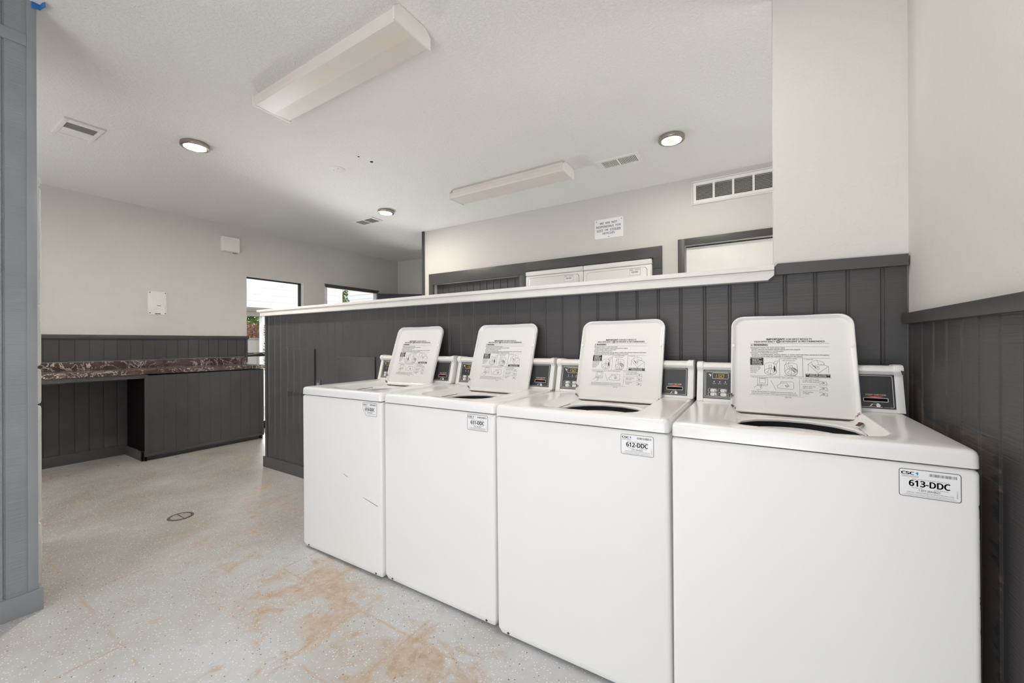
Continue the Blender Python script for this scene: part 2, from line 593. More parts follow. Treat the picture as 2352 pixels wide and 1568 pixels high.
class Print:
    """Flat printing laid on a surface through a frame fr(u, v, d)."""
    def __init__(self, fr):
        self.fr, self.mb = fr, MB()
    def text(self, s, u, v, h, width=None, align='l', bold=0.0, d=0.0, rot=False):
        vs, fs, w = text_geo(s)
        if not fs:
            return
        if bold:                                    # heavier strokes: the outline repeated with small shifts
            e = bold * 2.6
            n = len(vs)
            sh = [(-e, 0), (e, 0), (0, e * 0.6), (0, -e * 0.6), (0, 0)]
            vs = [(x + a, y + b) for a, b in sh for x, y in vs]
            fs = [tuple(i + n * q for i in f) for q in range(5) for f in fs]
        k = h if width is None else width / w
        W = w * k
        o = u if align == 'l' else (u - W / 2 if align == 'c' else u - W)
        if rot:
            self.mb.add([self.fr(u - y * h, v + x * k, d) for x, y in vs], fs)
        else:
            self.mb.add([self.fr(o + x * k, v + y * h, d) for x, y in vs], fs)
    def rect(self, u0, u1, v0, v1, d=0.0):
        self.mb.quad(self.fr(u0, v0, d), self.fr(u1, v0, d), self.fr(u1, v1, d), self.fr(u0, v1, d))
    def line(self, pts, w, closed=False, d=0.0):
        p = [Vector((a, b)) for a, b in pts]
        n = len(p)
        for i in range(n if closed else n - 1):
            a, b = p[i], p[(i + 1) % n]
            t = b - a
            if t.length < 1e-9:
                continue
            t.normalize()
            q = Vector((-t.y, t.x)) * w / 2
            e = t * w * 0.45
            c = [a - e - q, b + e - q, b + e + q, a - e + q]
            self.mb.poly([self.fr(x.x, x.y, d) for x in c])
    def ell(self, cu, cv, ru, rv, w=None, a0=0, a1=360, n=20, d=0.0):
        pts = [(cu + ru * math.cos(math.radians(a0 + (a1 - a0) * i / n)), cv + rv * math.sin(math.radians(a0 + (a1 - a0) * i / n))) for i in range(n + 1)]
        if w is None:
            self.mb.poly([self.fr(a, b, d) for a, b in pts[:-1]])
        else:
            self.line(pts, w, d=d)
    def poly(self, pts, d=0.0):
        self.mb.poly([self.fr(a, b, d) for a, b in pts])
    def frame(self, u0, u1, v0, v1, r, w, d=0.0):
        self.line(rrect(u0, u1, v0, v1, r, 4, 1), w, True, d)
    def build(self, name, mat, parent):
        return self.mb.build(name, mat, parent, fix=False)

def holed_wall(name, mat, axis, face, thick, u0, u1, v0, v1, holes, label=None):
    """Wall slab with rectangular openings. axis 'x': plane x=face, u=y; axis 'y': plane y=face, u=x. thick may be negative."""
    us = sorted({u0, u1, *[h[0] for h in holes], *[h[1] for h in holes]})
    vs = sorted({v0, v1, *[h[2] for h in holes], *[h[3] for h in holes]})
    mb = MB()
    def P(u, v, d):
        return (face + d, u, v) if axis == 'x' else (u, face + d, v)
    def solid(i, j):
        if i < 0 or j < 0 or i >= len(us) - 1 or j >= len(vs) - 1:
            return False
        cu, cv = (us[i] + us[i + 1]) / 2, (vs[j] + vs[j + 1]) / 2
        return not any(h[0] < cu < h[1] and h[2] < cv < h[3] for h in holes)
    for i in range(len(us) - 1):
        for j in range(len(vs) - 1):
            if not solid(i, j):
                continue
            a, b, c, e = us[i], us[i + 1], vs[j], vs[j + 1]
            for d in (0, thick):
                mb.quad(P(a, c, d), P(b, c, d), P(b, e, d), P(a, e, d))
            if not solid(i - 1, j):
                mb.quad(P(a, c, 0), P(a, e, 0), P(a, e, thick), P(a, c, thick))
            if not solid(i + 1, j):
                mb.quad(P(b, c, 0), P(b, e, 0), P(b, e, thick), P(b, c, thick))
            if not solid(i, j - 1):
                mb.quad(P(a, c, 0), P(b, c, 0), P(b, c, thick), P(a, c, thick))
            if not solid(i, j + 1):
                mb.quad(P(a, e, 0), P(b, e, 0), P(b, e, thick), P(a, e, thick))
    me = mb
    o = me.build(name, mat, fix=False)
    bm = bmesh.new()
    bm.from_mesh(o.data)
    bmesh.ops.remove_doubles(bm, verts=bm.verts, dist=1e-5)
    bmesh.ops.recalc_face_normals(bm, faces=bm.faces)
    bm.to_mesh(o.data)
    bm.free()
    return struct(o, label)

def siding(mb, axis, face, out, u0, u1, z0, z1, grooves, thick=0.012, gw=0.009, gd=0.0045, rid=0.0):
    """Grooved plywood sheet. out = +1/-1 direction of its face along the axis."""
    prof = [(u0, 0)]
    for g in sorted(grooves):
        if u0 + gw < g < u1 - gw:
            if rid:                                        # thick paint beads along both edges of the groove
                prof += [(g - gw / 2 - 0.0035, 0), (g - gw / 2 - 0.0012, rid), (g - gw / 2 + 0.001, 0), (g - gw / 2 + 0.003, -gd),
                         (g + gw / 2 - 0.003, -gd), (g + gw / 2 - 0.001, 0), (g + gw / 2 + 0.0012, rid), (g + gw / 2 + 0.0035, 0)]
            else:
                prof += [(g - gw / 2, 0), (g - gw / 2 + 0.001, -gd), (g + gw / 2 - 0.001, -gd), (g + gw / 2, 0)]
    prof += [(u1, 0)]
    pts = prof + [(u1, -thick), (u0, -thick)]
    def P(u, d, z):
        return (face + out * d, u, z) if axis == 'x' else (u, face + out * d, z)
    n = len(pts)
    mb.add([P(u, d, z0) for u, d in pts] + [P(u, d, z1) for u, d in pts],
           [(i, (i + 1) % n, n + (i + 1) % n, n + i) for i in range(n)])
    for z, o in ((z0, 0), (z1, n)):
        # end caps as strips
        base = len(mb.v)
        top = [P(u, d, z) for u, d in prof]
        bot = [P(u, -thick, z) for u, d in prof]
        mb.add(top + bot, [(i, i + 1, len(prof) + i + 1, len(prof) + i) for i in range(len(prof) - 1)])
    return mb

def grid(start, step, lo, hi):
    k0 = math.ceil((lo - start) / step)
    k1 = math.floor((hi - start) / step)
    return [start + step * k for k in range(k0, k1 + 1)]

# ------------------------------------------------------------------ room shell
fl = MB()
fl.quad((-5.75, -1.3, 0), (2.3, -1.3, 0), (2.3, 5.4, 0), (-5.75, 5.4, 0))
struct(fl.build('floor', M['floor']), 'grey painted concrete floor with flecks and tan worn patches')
g = MB().box(-30, 14, -12, 22, -0.12, -0.03)
struct(g.build('ground', M['concrete']), 'pale ground outside')

ce = MB().box(-5.8, 2.3, -1.3, 5.4, ZC, ZC + 0.12)
struct(ce.build('ceiling', M['ceiling']), 'off-white textured ceiling')

DY0, DY1, DZ = 2.592, 3.352, 2.018      # glazed door opening
WY0, WY1, WZ0, WZ1 = 3.692, 4.69, 0.92, 2.02
holed_wall('wall_left', M['wall'], 'x', XL, -0.11, -0.55, 5.35, 0, ZC, [(DY0, DY1, 0, DZ), (WY0, WY1, WZ0, WZ1)], 'pale grey wall behind the counter')
holed_wall('wall_far', M['wall'], 'y', YF, 0.11, XL, -3.80, 0, ZC, [], 'pale wall at the end of the alcove')
# dryer wall with its recess and the closet recess and the white door
holed_wall('wall_back', M['wall'], 'y', YB, 0.11, -3.795, 1.9, 0, ZC,
           [(-3.594, -2.288, 0, 1.908), (-2.205, -0.825, 0, 1.945), (-0.546, 0.32, 0, 2.022), (-0.455, 0.37, 2.405, 2.56)], 'pale wall above the dryers')
m = MB().box(-3.795, -3.70, YB + 0.11, YF, 0, ZC)
struct(m.build('wall_alcove', M['wall']), 'side of the alcove beyond the closet')
m = MB().box(-3.69, -2.24, 4.04, 4.06, 0, 2.1).box(-2.24, -0.62, 4.70, 4.74, 0, 2.1).box(-2.24, -2.21, YB + 0.11, 4.7, 0, 2.1) \
        .box(-0.82, -0.79, YB + 0.11, 4.7, 0, 2.1).box(-2.24, -0.79, YB + 0.11, 4.74, 1.95, 1.99)
struct(m.build('wall_recess', M['charcoal_trim']), 'dark lining of the dryer recess')
m = MB().box(-0.6, 1.9, 4.5, 4.55, 0, 2.7)
struct(m.build('wall_rear', M['wall']), 'wall behind the return air grille')
holed_wall('wall_rear_right', M['wall'], 'x', 1.9, 0.1, YP, 4.6, 0, ZC, [(2.35, 3.65, 0, 2.2)], 'wall with side doorway at the end of the dryer aisle')
m = MB().box(XR + 0.1, 1.9, YP - 0.0, YP + 0.1, 0, ZC)
struct(m.build('wall_aisle', M['wall']), 'wall closing the aisle beside the washers')
# right wall: plaster above, siding below
m = MB().box(XR, XR + 0.1, -1.3, YP + 0.1, 0, ZC)
struct(m.build('wall_right', M['wall']), 'pale plaster wall right of the washers')
m = siding(MB(), 'x', XR - 0.004, -1, -1.25, YP - 0.012, 0, 1.212, grid(1.9138, -0.0975, -1.2, 1.95) if False else grid(1.9138 - 0.0975 * 30, 0.0975, -1.2, 1.93), 0.004, gd=0.0016, rid=0.001)
struct(m.build('trim_1', M['charcoal_right']), 'charcoal grooved wainscot on the right wall')
m = MB().box(XR - 0.024, XR, -1.25, YP - 0.0225, 1.2105, 1.248)
struct(m.build('trim_2', M['charcoal_trim'], bevel=0.002), 'charcoal rail on top of the right wainscot')
# middle half wall
m = MB().box(XM + 0.02, 0.066, YP + 0.012, YP + 0.10, 0, 1.40).box(0.066, XR, YP + 0.012, YP + 0.10, 0, ZC).box(0.066, XR, YP, YP + 0.012, 1.45, ZC)
struct(m.build('wall_middle', M['wall']), 'half-height wall behind the washers with a full-height end at the right')
gm = grid(0.399 - 0.0987 * 60, 0.0987, XM, XR)
m = siding(MB(), 'y', YP, -1, XM + 0.02, XR - 0.004, 0, 1.45, gm, gd=0.0016, rid=0.0012)
struct(m.build('trim_3', M['charcoal']), 'charcoal grooved siding on the half wall behind the washers')
m = siding(MB(), 'y', YP + 0.112, 1, XM + 0.02, XR, 0, 1.40, gm)
m.box(XM, XM + 0.02, YP + 0.002, YP + 0.112, 0, 1.40).box(XM - 0.002, XM + 0.03, YP - 0.006, YP, 0.09, 1.40)
struct(m.build('trim_4', M['charcoal_trim']), 'charcoal end board of the half wall')
# white cap: fascia and top board, with the clipped lower corner at the right end
m = MB()
fx0, fx1 = XM - 0.012, 0.066
fp = [(fx0, 1.399), (fx1 - 0.022, 1.399), (fx1, 1.418), (fx1, 1.437), (fx0, 1.437)]
m.loft([[(x, YP - 0.045, z) for x, z in fp], [(x, YP, z) for x, z in fp]])
m.box(fx0, fx1, YP + 0.112, YP + 0.15, 1.399, 1.437)
m.box(fx0, XM - 0.001, YP, YP + 0.112, 1.399, 1.437)
m.box(XM - 0.055, fx1, YP - 0.052, YP + 0.16, 1.438, 1.458)
struct(m.build('trim_5', M['cap_white'], bevel=0.0015), 'white painted cap board along the top of the half wall')
# dark cap on the full-height part, with its clipped upper corner
cp = [(0.066, 1.421), (XR - 0.026, 1.421), (XR - 0.005, 1.421), (XR - 0.005, 1.4615), (0.078, 1.4665), (0.066, 1.452)]
m = MB().loft([[(x, YP - 0.022, z) for x, z in cp], [(x, YP, z) for x, z in cp]])
struct(m.build('trim_6', M['charcoal_trim']), 'charcoal rail below the pale wall panel at the right end')
m = MB().box(XM - 0.012, XR - 0.03, YP - 0.018, YP, 0, 0.098).box(XM - 0.018, XM - 0.002, YP - 0.018, YP + 0.13, 0, 0.098)
struct(m.build('baseboard_middle', M['charcoal_trim'], bevel=0.003), 'charcoal baseboard of the half wall')

# left foreground wall, seen edge-on
m = MB().box(XCOL - 0.09, XCOL - 0.012, -1.25, 0.388, 0, ZC)
struct(m.build('wall_front_left', M['slate_trim']), 'short slate grey wall at the left edge of the view')
m = siding(MB(), 'x', XCOL, 1, -1.25, 0.366, 0.09, 2.425, grid(0.303 - 0.2 * 8, 0.2, -1.2, 0.36))
siding(m, 'x', XCOL, 1, -1.25, 0.366, 2.475, ZC, grid(0.303 - 0.2 * 8, 0.2, -1.2, 0.36))
struct(m.build('trim_7', M['slate']), 'slate grey rough siding on the short left wall')
m = MB().box(XCOL - 0.012, XCOL + 0.006, 0.366, 0.394, 0.092, ZC).box(XCOL - 0.09, XCOL - 0.012, 0.388, 0.394, 0.092, ZC)
m.box(XCOL - 0.012, XCOL + 0.006, -1.25, 0.366, 2.425, 2.475)
struct(m.build('trim_8', M['slate_trim'], bevel=0.0015), 'slate grey corner board and crosspiece')
m = MB().box(XCOL - 0.012, XCOL + 0.014, -1.25, 0.408, 0, 0.092)
struct(m.build('baseboard_left', M['slate_trim'], bevel=0.002), 'slate grey baseboard of the short left wall')
holed_wall('wall_front', M['wall'], 'y', -0.4, -0.1, XL, XCOL - 0.09, 0, ZC, [(-5.0, -3.75, 0, 2.1)], 'unseen front wall with an opening added for fill light, behind the stacked machines')  # opening added to let the fill lamp reach the left corner

# left wall: wainscot over the counter, siding below it
gl = [0.862 + 0.1 * k for k in range(-8, 18)]
m = siding(MB(), 'x', XL + 0.016, 1, -0.4, 2.585, 0.98, 1.20, gl)
siding(m, 'x', XL + 0.016, 1, -0.4, 2.54, 0.095, 0.86, gl)
struct(m.build('trim_9', M['charcoal']), 'charcoal grooved siding above and below the counter')
m = MB().box(XL, XL + 0.032, -0.4, 2.602, 1.20, 1.24).box(XL, XL + 0.024, 2.566, 2.592, 0.90, 1.20)
struct(m.build('trim_10', M['charcoal_trim'], bevel=0.002), 'charcoal rail over the counter siding')
m = MB().box(XL, XL + 0.028, -0.4, 1.432, 0, 0.10)
struct(m.build('baseboard_left_wall', M['charcoal_trim'], bevel=0.003), 'charcoal baseboard under the open counter')

# dark corner board and boards round closet and dryers
m = MB().box(-3.80, -3.765, YB - 0.02, YB, 0, ZC).box(-3.80, -3.795, YB, YF, 0.0, ZC)
struct(m.build('trim_11', M['charcoal_trim']), 'charcoal corner board at the left end of the dryer wall')
m = MB()
y0, y1 = YB - 0.02, YB
m.box(-3.676, -2.203, y0, y1, 1.908, 2.046).box(-3.676, -3.594, y0, y1, 0, 1.908).box(-2.288, -2.206, y0, y1, 0, 1.908)
m.box(-2.2025, -0.741, y0, y1, 1.945, 2.046).box(-0.822, -0.741, y0, y1, 1.838, 1.944).box(-0.822, -0.741, y0 + 0.002, y1, 0, 1.836)
struct(m.build('trim_12', M['charcoal_trim'], bevel=0.001), 'charcoal boards framing closet and dryers')
m = siding(MB(), 'y', YB + 0.05, -1, -3.594, -2.288, 0, 1.908, grid(-3.49, 0.1, -3.58, -2.30))
m.box(-2.34, -2.288, YB + 0.025, YB + 0.05, 0, 1.908)
struct(m.build('door_1', M['charcoal']), 'charcoal grooved closet front left of the dryers')

# white door in the dryer wall
m = MB().box(-0.604, -0.546, YB - 0.018, YB, 0, 2.083).box(-0.546, 0.38, YB - 0.018, YB, 2.022, 2.083).box(0.32, 0.38, YB - 0.018, YB, 0, 2.022)
struct(m.build('trim_13', M['charcoal_trim'], bevel=0.001), 'charcoal casing of the white door')
dr = struct(MB().box(-0.54, 0.315, YB + 0.035, YB + 0.075, 0.008, 2.008).build('door_2', M['white_trim'], bevel=0.002), 'plain white door right of the dryers')
MB().box(-0.546, 0.32, YB + 0.08, YB + 0.1, 0, 2.022).build('door_stop', M['frame_black'], dr)
MB().lathe((0.25, YB + 0.035, 0.96), (0, -1, 0), [(0.026, 0), (0.026, 0.006), (0.012, 0.008), (0.012, 0.03), (0.028, 0.035), (0.03, 0.055), (0.02, 0.066)], 20) \
    .build('door_knob', M['metal'], dr, smooth=True)

# open navy door leaf in the alcove
ldir = Vector((0.77, 0.64, 0)).normalized()
lnor = Vector((ldir.y, -ldir.x, 0))
A = Vector((-5.50, 4.585, 0.01))
pts = [A, A + ldir * 0.86, A + ldir * 0.86 - lnor * 0.04, A - lnor * 0.04]
m = MB().loft([[(p.x, p.y, 0.01) for p in pts], [(p.x, p.y, 1.985) for p in pts]])
struct(m.build('door_3', M['navy_door'], bevel=0.002), 'dark navy door standing open in the alcove')

# glazed door at the left wall
x0, x1 = XL - 0.10, XL - 0.065
m = MB()
m.box(x0, x1, DY0, DY0 + 0.028, 0, DZ).box(x0, x1, DY1 - 0.03, DY1, 0, DZ).box(x0, x1, DY0, DY1, DZ - 0.018, DZ).box(x0, x1, DY0, DY1, 0, 0.1)
d4 = struct(m.build('door_4', M['frame_black'], bevel=0.002), 'black framed glass door beside the counter')
MB().box(x0 + 0.014, x0 + 0.02, DY0 + 0.028, DY1 - 0.03, 0.1, DZ - 0.018).build('glass_pane', M['glass'], d4)
m = MB().box(x1 - 0.005, x1 + 0.045, DY0 + 0.02, DY1 - 0.02, 0.972, 1.004).box(x1 + 0.01, x1 + 0.05, DY0 + 0.02, DY1 - 0.02, 1.010, 1.024)
m.build('crash_bar', M['frame_black'], d4, bevel=0.003)
MB().box(x1 + 0.045, x1 + 0.058, DY0 + 0.09, DY0 + 0.20, 1.000, 1.020).build('latch', M['metal'], d4, bevel=0.003)
m = MB().box(XL - 0.063, XL + 0.001, DY1 - 0.004, DY1 + 0.003, 0, DZ).box(XL - 0.063, XL + 0.001, DY0, DY1, DZ - 0.003, DZ + 0.004)
struct(m.build('trim_14', M['white_trim']), 'white reveal of the glass door')

# side window
m = MB()
m.box(x0, x1, WY0, WY0 + 0.02, WZ0, WZ1).box(x0, x1, WY1 - 0.03, WY1, WZ0, WZ1).box(x0, x1, WY0, WY1, WZ0, WZ0 + 0.03).box(x0, x1, WY0, WY1, WZ1 - 0.012, WZ1)
w1 = struct(m.build('window_1', M['white_trim'], bevel=0.002), 'window with dark top casing in the alcove')
MB().box(x0 + 0.014, x0 + 0.02, WY0 + 0.02, WY1 - 0.03, WZ0 + 0.03, WZ1 - 0.012).build('glass_pane', M['glass'], w1)
m = MB().loft([[(XL, WY0 - 0.012, 2.05), (XL + 0.03, WY0 - 0.012, 2.05), (XL + 0.03, WY0 + 0.012, 2.0), (XL, WY0 + 0.012, 2.0)],
               [(XL, WY1 + 0.01, 2.05), (XL + 0.03, WY1 + 0.01, 2.05), (XL + 0.03, WY1 - 0.03, 2.0), (XL, WY1 - 0.03, 2.0)]])
m.build('head_casing', M['charcoal_trim'], w1)
m = MB().box(XL - 0.065, XL + 0.018, WY0 - 0.004, WY0 + 0.024, WZ0 - 0.03, 2.0).box(XL - 0.065, XL + 0.018, WY1 - 0.052, WY1 - 0.03, WZ0 - 0.03, 2.0)
m.box(XL, XL + 0.04, WY0 - 0.03, WY1 + 0.03, WZ0 - 0.03, WZ0)
m.build('side_casing', M['white_trim'], w1, bevel=0.002)

# ------------------------------------------------------------------ washers
W = 0.648
PHI = math.atan(0.1315 / 0.3726)
HY, HZ = 0.467, 0.8806          # lid hinge line
def lidP(u, v, d=0.0):
    return (u, HY + v * math.sin(PHI) - d * math.cos(PHI), HZ + v * math.cos(PHI) + d * math.sin(PHI))
CY0, CSL = 0.528, 0.235          # console face: y = CY0 + CSL * (z - 0.905)
def faceP(u, z, d=0.0):
    return (u, CY0 + CSL * (z - 0.905) - d, z)

def build_sticker(code, parent, ox, oz, w=0.103, h=0.064, clipped=False, yface=0.0, small=False):
    """Machine number sticker on a front panel."""
    def fr(u, v, d):
        return (ox + u, yface - 0.0006 - d, oz + v)
    r = 0.005
    outline = rrect(0, w, 0, h, r, 4, 1)
    if clipped:
        outline = [(0.026, 0.0)] + [p for p in outline if not (p[0] < 0.026 and p[1] < 0.034) ] + [(0.0, 0.034)]
        outline = [p for p in rrect(0, w, 0, h, r, 4, 1) if p[0] >= 0.0259 and p[1] < 0.034]
        outline = [(0.026, 0.0), (w - r, 0.0), (w, r), (w, h - r), (w - r, h), (r, h), (0, h - r), (0, 0.034)]
    mb = MB().poly([fr(u, v, 0.0002) for u, v in outline])
    st = mb.build('number_sticker', M['paper'], parent, fix=False)
    p = Print(fr)
    e = 0.0006
    p.line(outline, 0.0011, True, d=e)
    p.text('CSC', 0.0040, h - 0.0122, 0.0062, 0.0215, bold=0.032, d=e)
    p.text(code, w * 0.5, h * 0.5 - 0.0068, 0.0135 if not small else 0.0125, 0.068 if not small else 0.064, 'c', bold=0.024, d=e)
    if not small:
        p.text('1-877-264-6622', w * 0.5, 0.0142, 0.0046, 0.036, 'c', bold=0.004, d=e)
    p.build('sticker_lettering', M['ink'], st)
    q = Print(fr)
    q.line([(0.0035, h - 0.0142), (0.034, h - 0.0142)], 0.0003, d=e)
    q.text('SERVICEWORKS', 0.0045, h - 0.0185, 0.0031, 0.029, d=e)
    q.text('Please use this machine ID when reporting service:', w * 0.52, h * 0.5 + 0.0085, 0.0026, 0.062, 'c', d=e)
    if not small:
        q.text('For Service:', 0.022, 0.0202, 0.0028, 0.019, d=e)
        q.text('Para Servicio:', 0.060, 0.0202, 0.0028, 0.023, d=e)
        if not clipped:
            q.text('Visit our website WWW.CSCSERVICEWORKS.COM', w * 0.5 + 0.001, 0.0092, 0.0029, 0.078, 'c', d=e)
            q.text('This machine is owned by CSC ServiceWorks and operated by virtue of', w * 0.5, 0.0056, 0.0019, 0.080, 'c', d=e)
            q.text('written designated lease operated by the owner or management of these premises.', w * 0.5, 0.0028, 0.0019, 0.090, 'c', d=e)
            q.text('ZMF3945-10', w - 0.0045, 0.008, 0.0026, 0.017, d=e, rot=True)
        else:
            q.text('Visit our website WWW.CSCSERVICEWORKS.COM', w * 0.62, 0.0092, 0.0026, 0.062, 'c', d=e)
    rnd = random.Random(3)
    x = w * 0.50
    while x < w * 0.93:
        b = rnd.choice((0.0006, 0.0011, 0.0017))
        q.rect(x, x + b, h - 0.0125, h - 0.006, d=e)
        x += b + rnd.choice((0.0005, 0.0008, 0.0012))
    q.build('sticker_small_print', M['grey_ink'], st)
    q = Print(fr)
    cx, cz = 0.0315, h - 0.0092
    q.poly([(cx - 0.0032, cz + 0.001), (cx - 0.001, cz + 0.0036), (cx + 0.0022, cz + 0.0032), (cx + 0.0018, cz + 0.0008), (cx + 0.0008, cz - 0.0038)], d=e)
    q.build('sticker_emblem', M['blue_ink'], st)
    return st

def lid_print(lid):
    p = Print(lambda u, v, d: lidP(u, v, d - 0.0112))
    t = p.text
    t('IMPORTANT!', 0.2586, 0.2945, 0.0072, 0.060, bold=0.03)
    t('FOR BEST RESULTS', 0.3235, 0.2945, 0.0064, 0.080, bold=0.02)
    t('HIGH EFFICIENCY', 0.2184, 0.2850, 0.0064, 0.069, bold=0.02)
    t('DETERGENT IS RECOMMENDED.', 0.3085, 0.2850, 0.0064, 0.135, bold=0.02)
    p.ell(0.298, 0.2880, 0.0075, 0.0052)
    p.line([(0.2042, 0.2802), (0.4562, 0.2800)], 0.0006)
    p.poly([(0.2046, 0.2715), (0.2126, 0.2715), (0.2086, 0.2785)])
    t('WARNING', 0.2150, 0.2712, 0.0070, 0.0475, bold=0.03)
    p.line([(0.2042, 0.2672), (0.4562, 0.2670)], 0.0006)
    t('Moving parts hazard. Can cause serious injury', 0.2046, 0.2605, 0.0045, 0.114, bold=0.01)
    t('DO NOT reach into the washer until all moving parts have stopped.', 0.2084, 0.2535, 0.0045, 0.159, bold=0.01)
    t('DO NOT let children play in or on the washer.', 0.2084, 0.2466, 0.0045, 0.107, bold=0.01)
    t('Fire hazard. To reduce the risk of fire:', 0.2046, 0.2398, 0.0045, 0.0915, bold=0.01)
    t('DO NOT put flammable liquids, cleaning solvents, or articles soiled with these substances in the washer.', 0.2084, 0.2324, 0.0045, 0.245, bold=0.01)
    t('DO NOT put articles soiled with vegetable or cooking oil in the washer.', 0.2084, 0.2254, 0.0045, 0.1655, bold=0.01)
    # step boxes
    p.line([(0.2035, 0.2217), (0.4545, 0.2217)], 0.0006)
    p.line([(0.3003, 0.2217), (0.3000, 0.1487)], 0.0006)
    p.line([(0.3725, 0.2217), (0.3720, 0.1487)], 0.0009)
    p.line([(0.2030, 0.1487), (0.4547, 0.1478)], 0.0006)
    p.line([(0.3602, 0.1480), (0.3600, 0.0725)], 0.0005)
    p.line([(0.3600, 0.1196), (0.4450, 0.1196)], 0.0004)
    p.line([(0.3600, 0.0985), (0.4450, 0.0985)], 0.0004)
    p.line([(0.2025, 0.0725), (0.3720, 0.0722)], 0.0005)
    p.rect(0.2035, 0.2479, 0.1913, 0.2215)
    p.rect(0.3795, 0.4519, 0.1495, 0.1612)
    for k, s in enumerate(('Add measured', 'amount of High', 'Efficiency  he', 'detergent to', 'wash tub.')):
        t(s, 0.2040, 0.1845 - 0.0062 * k, 0.0042, [0.032, 0.034, 0.031, 0.026, 0.020][k])
    t('2. Load clothes loosely', 0.3045, 0.2165, 0.0040, 0.051)
    t('into the wash tub.', 0.3095, 0.2095, 0.0040, 0.040)
    t('Do not overload.', 0.3155, 0.1505, 0.0040, 0.036)
    t('3. Close lid.', 0.3765, 0.2150, 0.0042, 0.028)
    t('4. Set wash temperature and / or soil level / fabric selection.', 0.2051, 0.1410, 0.0040, 0.138)
    for k, s in enumerate(('5. To start, place coins', 'in coin slots. If slide,', 'push in then pull out.')):
        t(s, 0.3640 + (0.006 if k else 0), 0.1405 - 0.0062 * k, 0.0040, [0.055, 0.049, 0.051][k])
    t('Insert card into', 0.3700, 0.1110, 0.0040, 0.037)
    t('slot to start.', 0.3700, 0.1050, 0.0040, 0.029)
    t('Push button', 0.3700, 0.0900, 0.0040, 0.030)
    t('to start.', 0.3700, 0.0840, 0.0040, 0.019)
    t('Energy Saving Cycles (if available) are recommended for all', 0.2081, 0.0835, 0.0040, 0.140)
    t('large loads and normally soiled loads including cotton linens.', 0.2081, 0.0765, 0.0040, 0.145)
    t('201750', 0.3150, 0.0655, 0.0038, 0.0188)
    w = 0.0007
    # pictograms: tub with agitator (twice), open washer, keypad, hand on dial, card hand
    for cx in (0.2705, 0.3360):
        p.ell(cx, 0.166, 0.0195, 0.0135, 0.0009)
        p.ell(cx, 0.166, 0.0125, 0.008, w, 180, 360)
        p.line([(cx - 0.0195, 0.166), (cx - 0.0195, 0.192)], w)
        p.line([(cx + 0.0195, 0.166), (cx + 0.0195, 0.192)], w)
        p.ell(cx, 0.192, 0.0195, 0.010, w, 0, 180)
        p.frame(cx - 0.0045, cx + 0.0045, 0.183, 0.192, 0.002, w)
        for s in (-1, 1):
            p.line([(cx + s * 0.0035, 0.183), (cx + s * 0.004, 0.174), (cx + s * 0.011, 0.163)], w)
        p.line([(cx, 0.176), (cx, 0.154)], w)
    p.poly([(0.2825, 0.190), (0.2850, 0.188), (0.2872, 0.176), (0.2850, 0.165), (0.2822, 0.168), (0.2808, 0.180)])
    p.line([(0.2985, 0.214), (0.292, 0.208), (0.284, 0.207), (0.281, 0.200), (0.283, 0.193), (0.288, 0.193), (0.291, 0.199), (0.298, 0.209)], w)
    p.line([(0.322, 0.207), (0.3195, 0.202), (0.3205, 0.194), (0.3245, 0.185), (0.3265, 0.178)], w)
    p.line([(0.330, 0.205), (0.3270, 0.196), (0.3290, 0.186)], w)
    for a in (0.345, 0.350, 0.347, 0.342):
        p.ell(a, 0.178 - (a - 0.342) * 0.8, 0.0052, 0.0062, w)
    p.line([(0.3885, 0.198), (0.4175, 0.164), (0.4475, 0.191)], w)
    p.line([(0.3885, 0.198), (0.3975, 0.206)], w)
    p.line([(0.4475, 0.191), (0.4320, 0.198), (0.4105, 0.188), (0.3975, 0.199)], w)
    p.line([(0.3885, 0.198), (0.3885, 0.172)], w)
    p.line([(0.4175, 0.164), (0.4175, 0.160)], w)
    p.line([(0.4475, 0.191), (0.4475, 0.166)], w)
    p.line([(0.3985, 0.208), (0.4145, 0.2155), (0.4205, 0.199), (0.4040, 0.190)], w, True)
    p.line([(0.4155, 0.214), (0.4345, 0.207), (0.4365, 0.196), (0.4210, 0.199)], w)
    p.line([(0.4035, 0.193), (0.4085, 0.189), (0.4105, 0.183)], 0.0020)
    p.ell(0.4175, 0.1835, 0.0030, 0.0055, w)
    p.frame(0.2275, 0.2605, 0.1085, 0.1385, 0.002, w)
    p.frame(0.2340, 0.2535, 0.1200, 0.1365, 0.001, w)
    p.line([(0.2275, 0.1145), (0.2605, 0.1145)], w)
    p.line([(0.2490, 0.1145), (0.2490, 0.1085)], w)
    p.line([(0.2160, 0.1000), (0.2250, 0.1090), (0.2385, 0.1140), (0.2430, 0.1120), (0.2360, 0.1085), (0.2370, 0.1000), (0.2410, 0.1060), (0.2420, 0.1090)], w)
    p.line([(0.2240, 0.0905), (0.2370, 0.0945), (0.2430, 0.1010)], w)
    p.line([(0.2710, 0.1310), (0.2860, 0.0960)], w)
    p.line([(0.3030, 0.1280), (0.3380, 0.1280), (0.3420, 0.1250), (0.3430, 0.1030), (0.3400, 0.1000), (0.3060, 0.1000), (0.2930, 0.1030), (0.2905, 0.1110), (0.3030, 0.1220)], w, True)
    p.line([(0.3030, 0.1220), (0.3200, 0.1235), (0.3260, 0.1150), (0.3200, 0.1060)], w)
    p.ell(0.3225, 0.1115, 0.0055, 0.0040, w)
    p.line([(0.3150, 0.1130), (0.3290, 0.1095)], w)
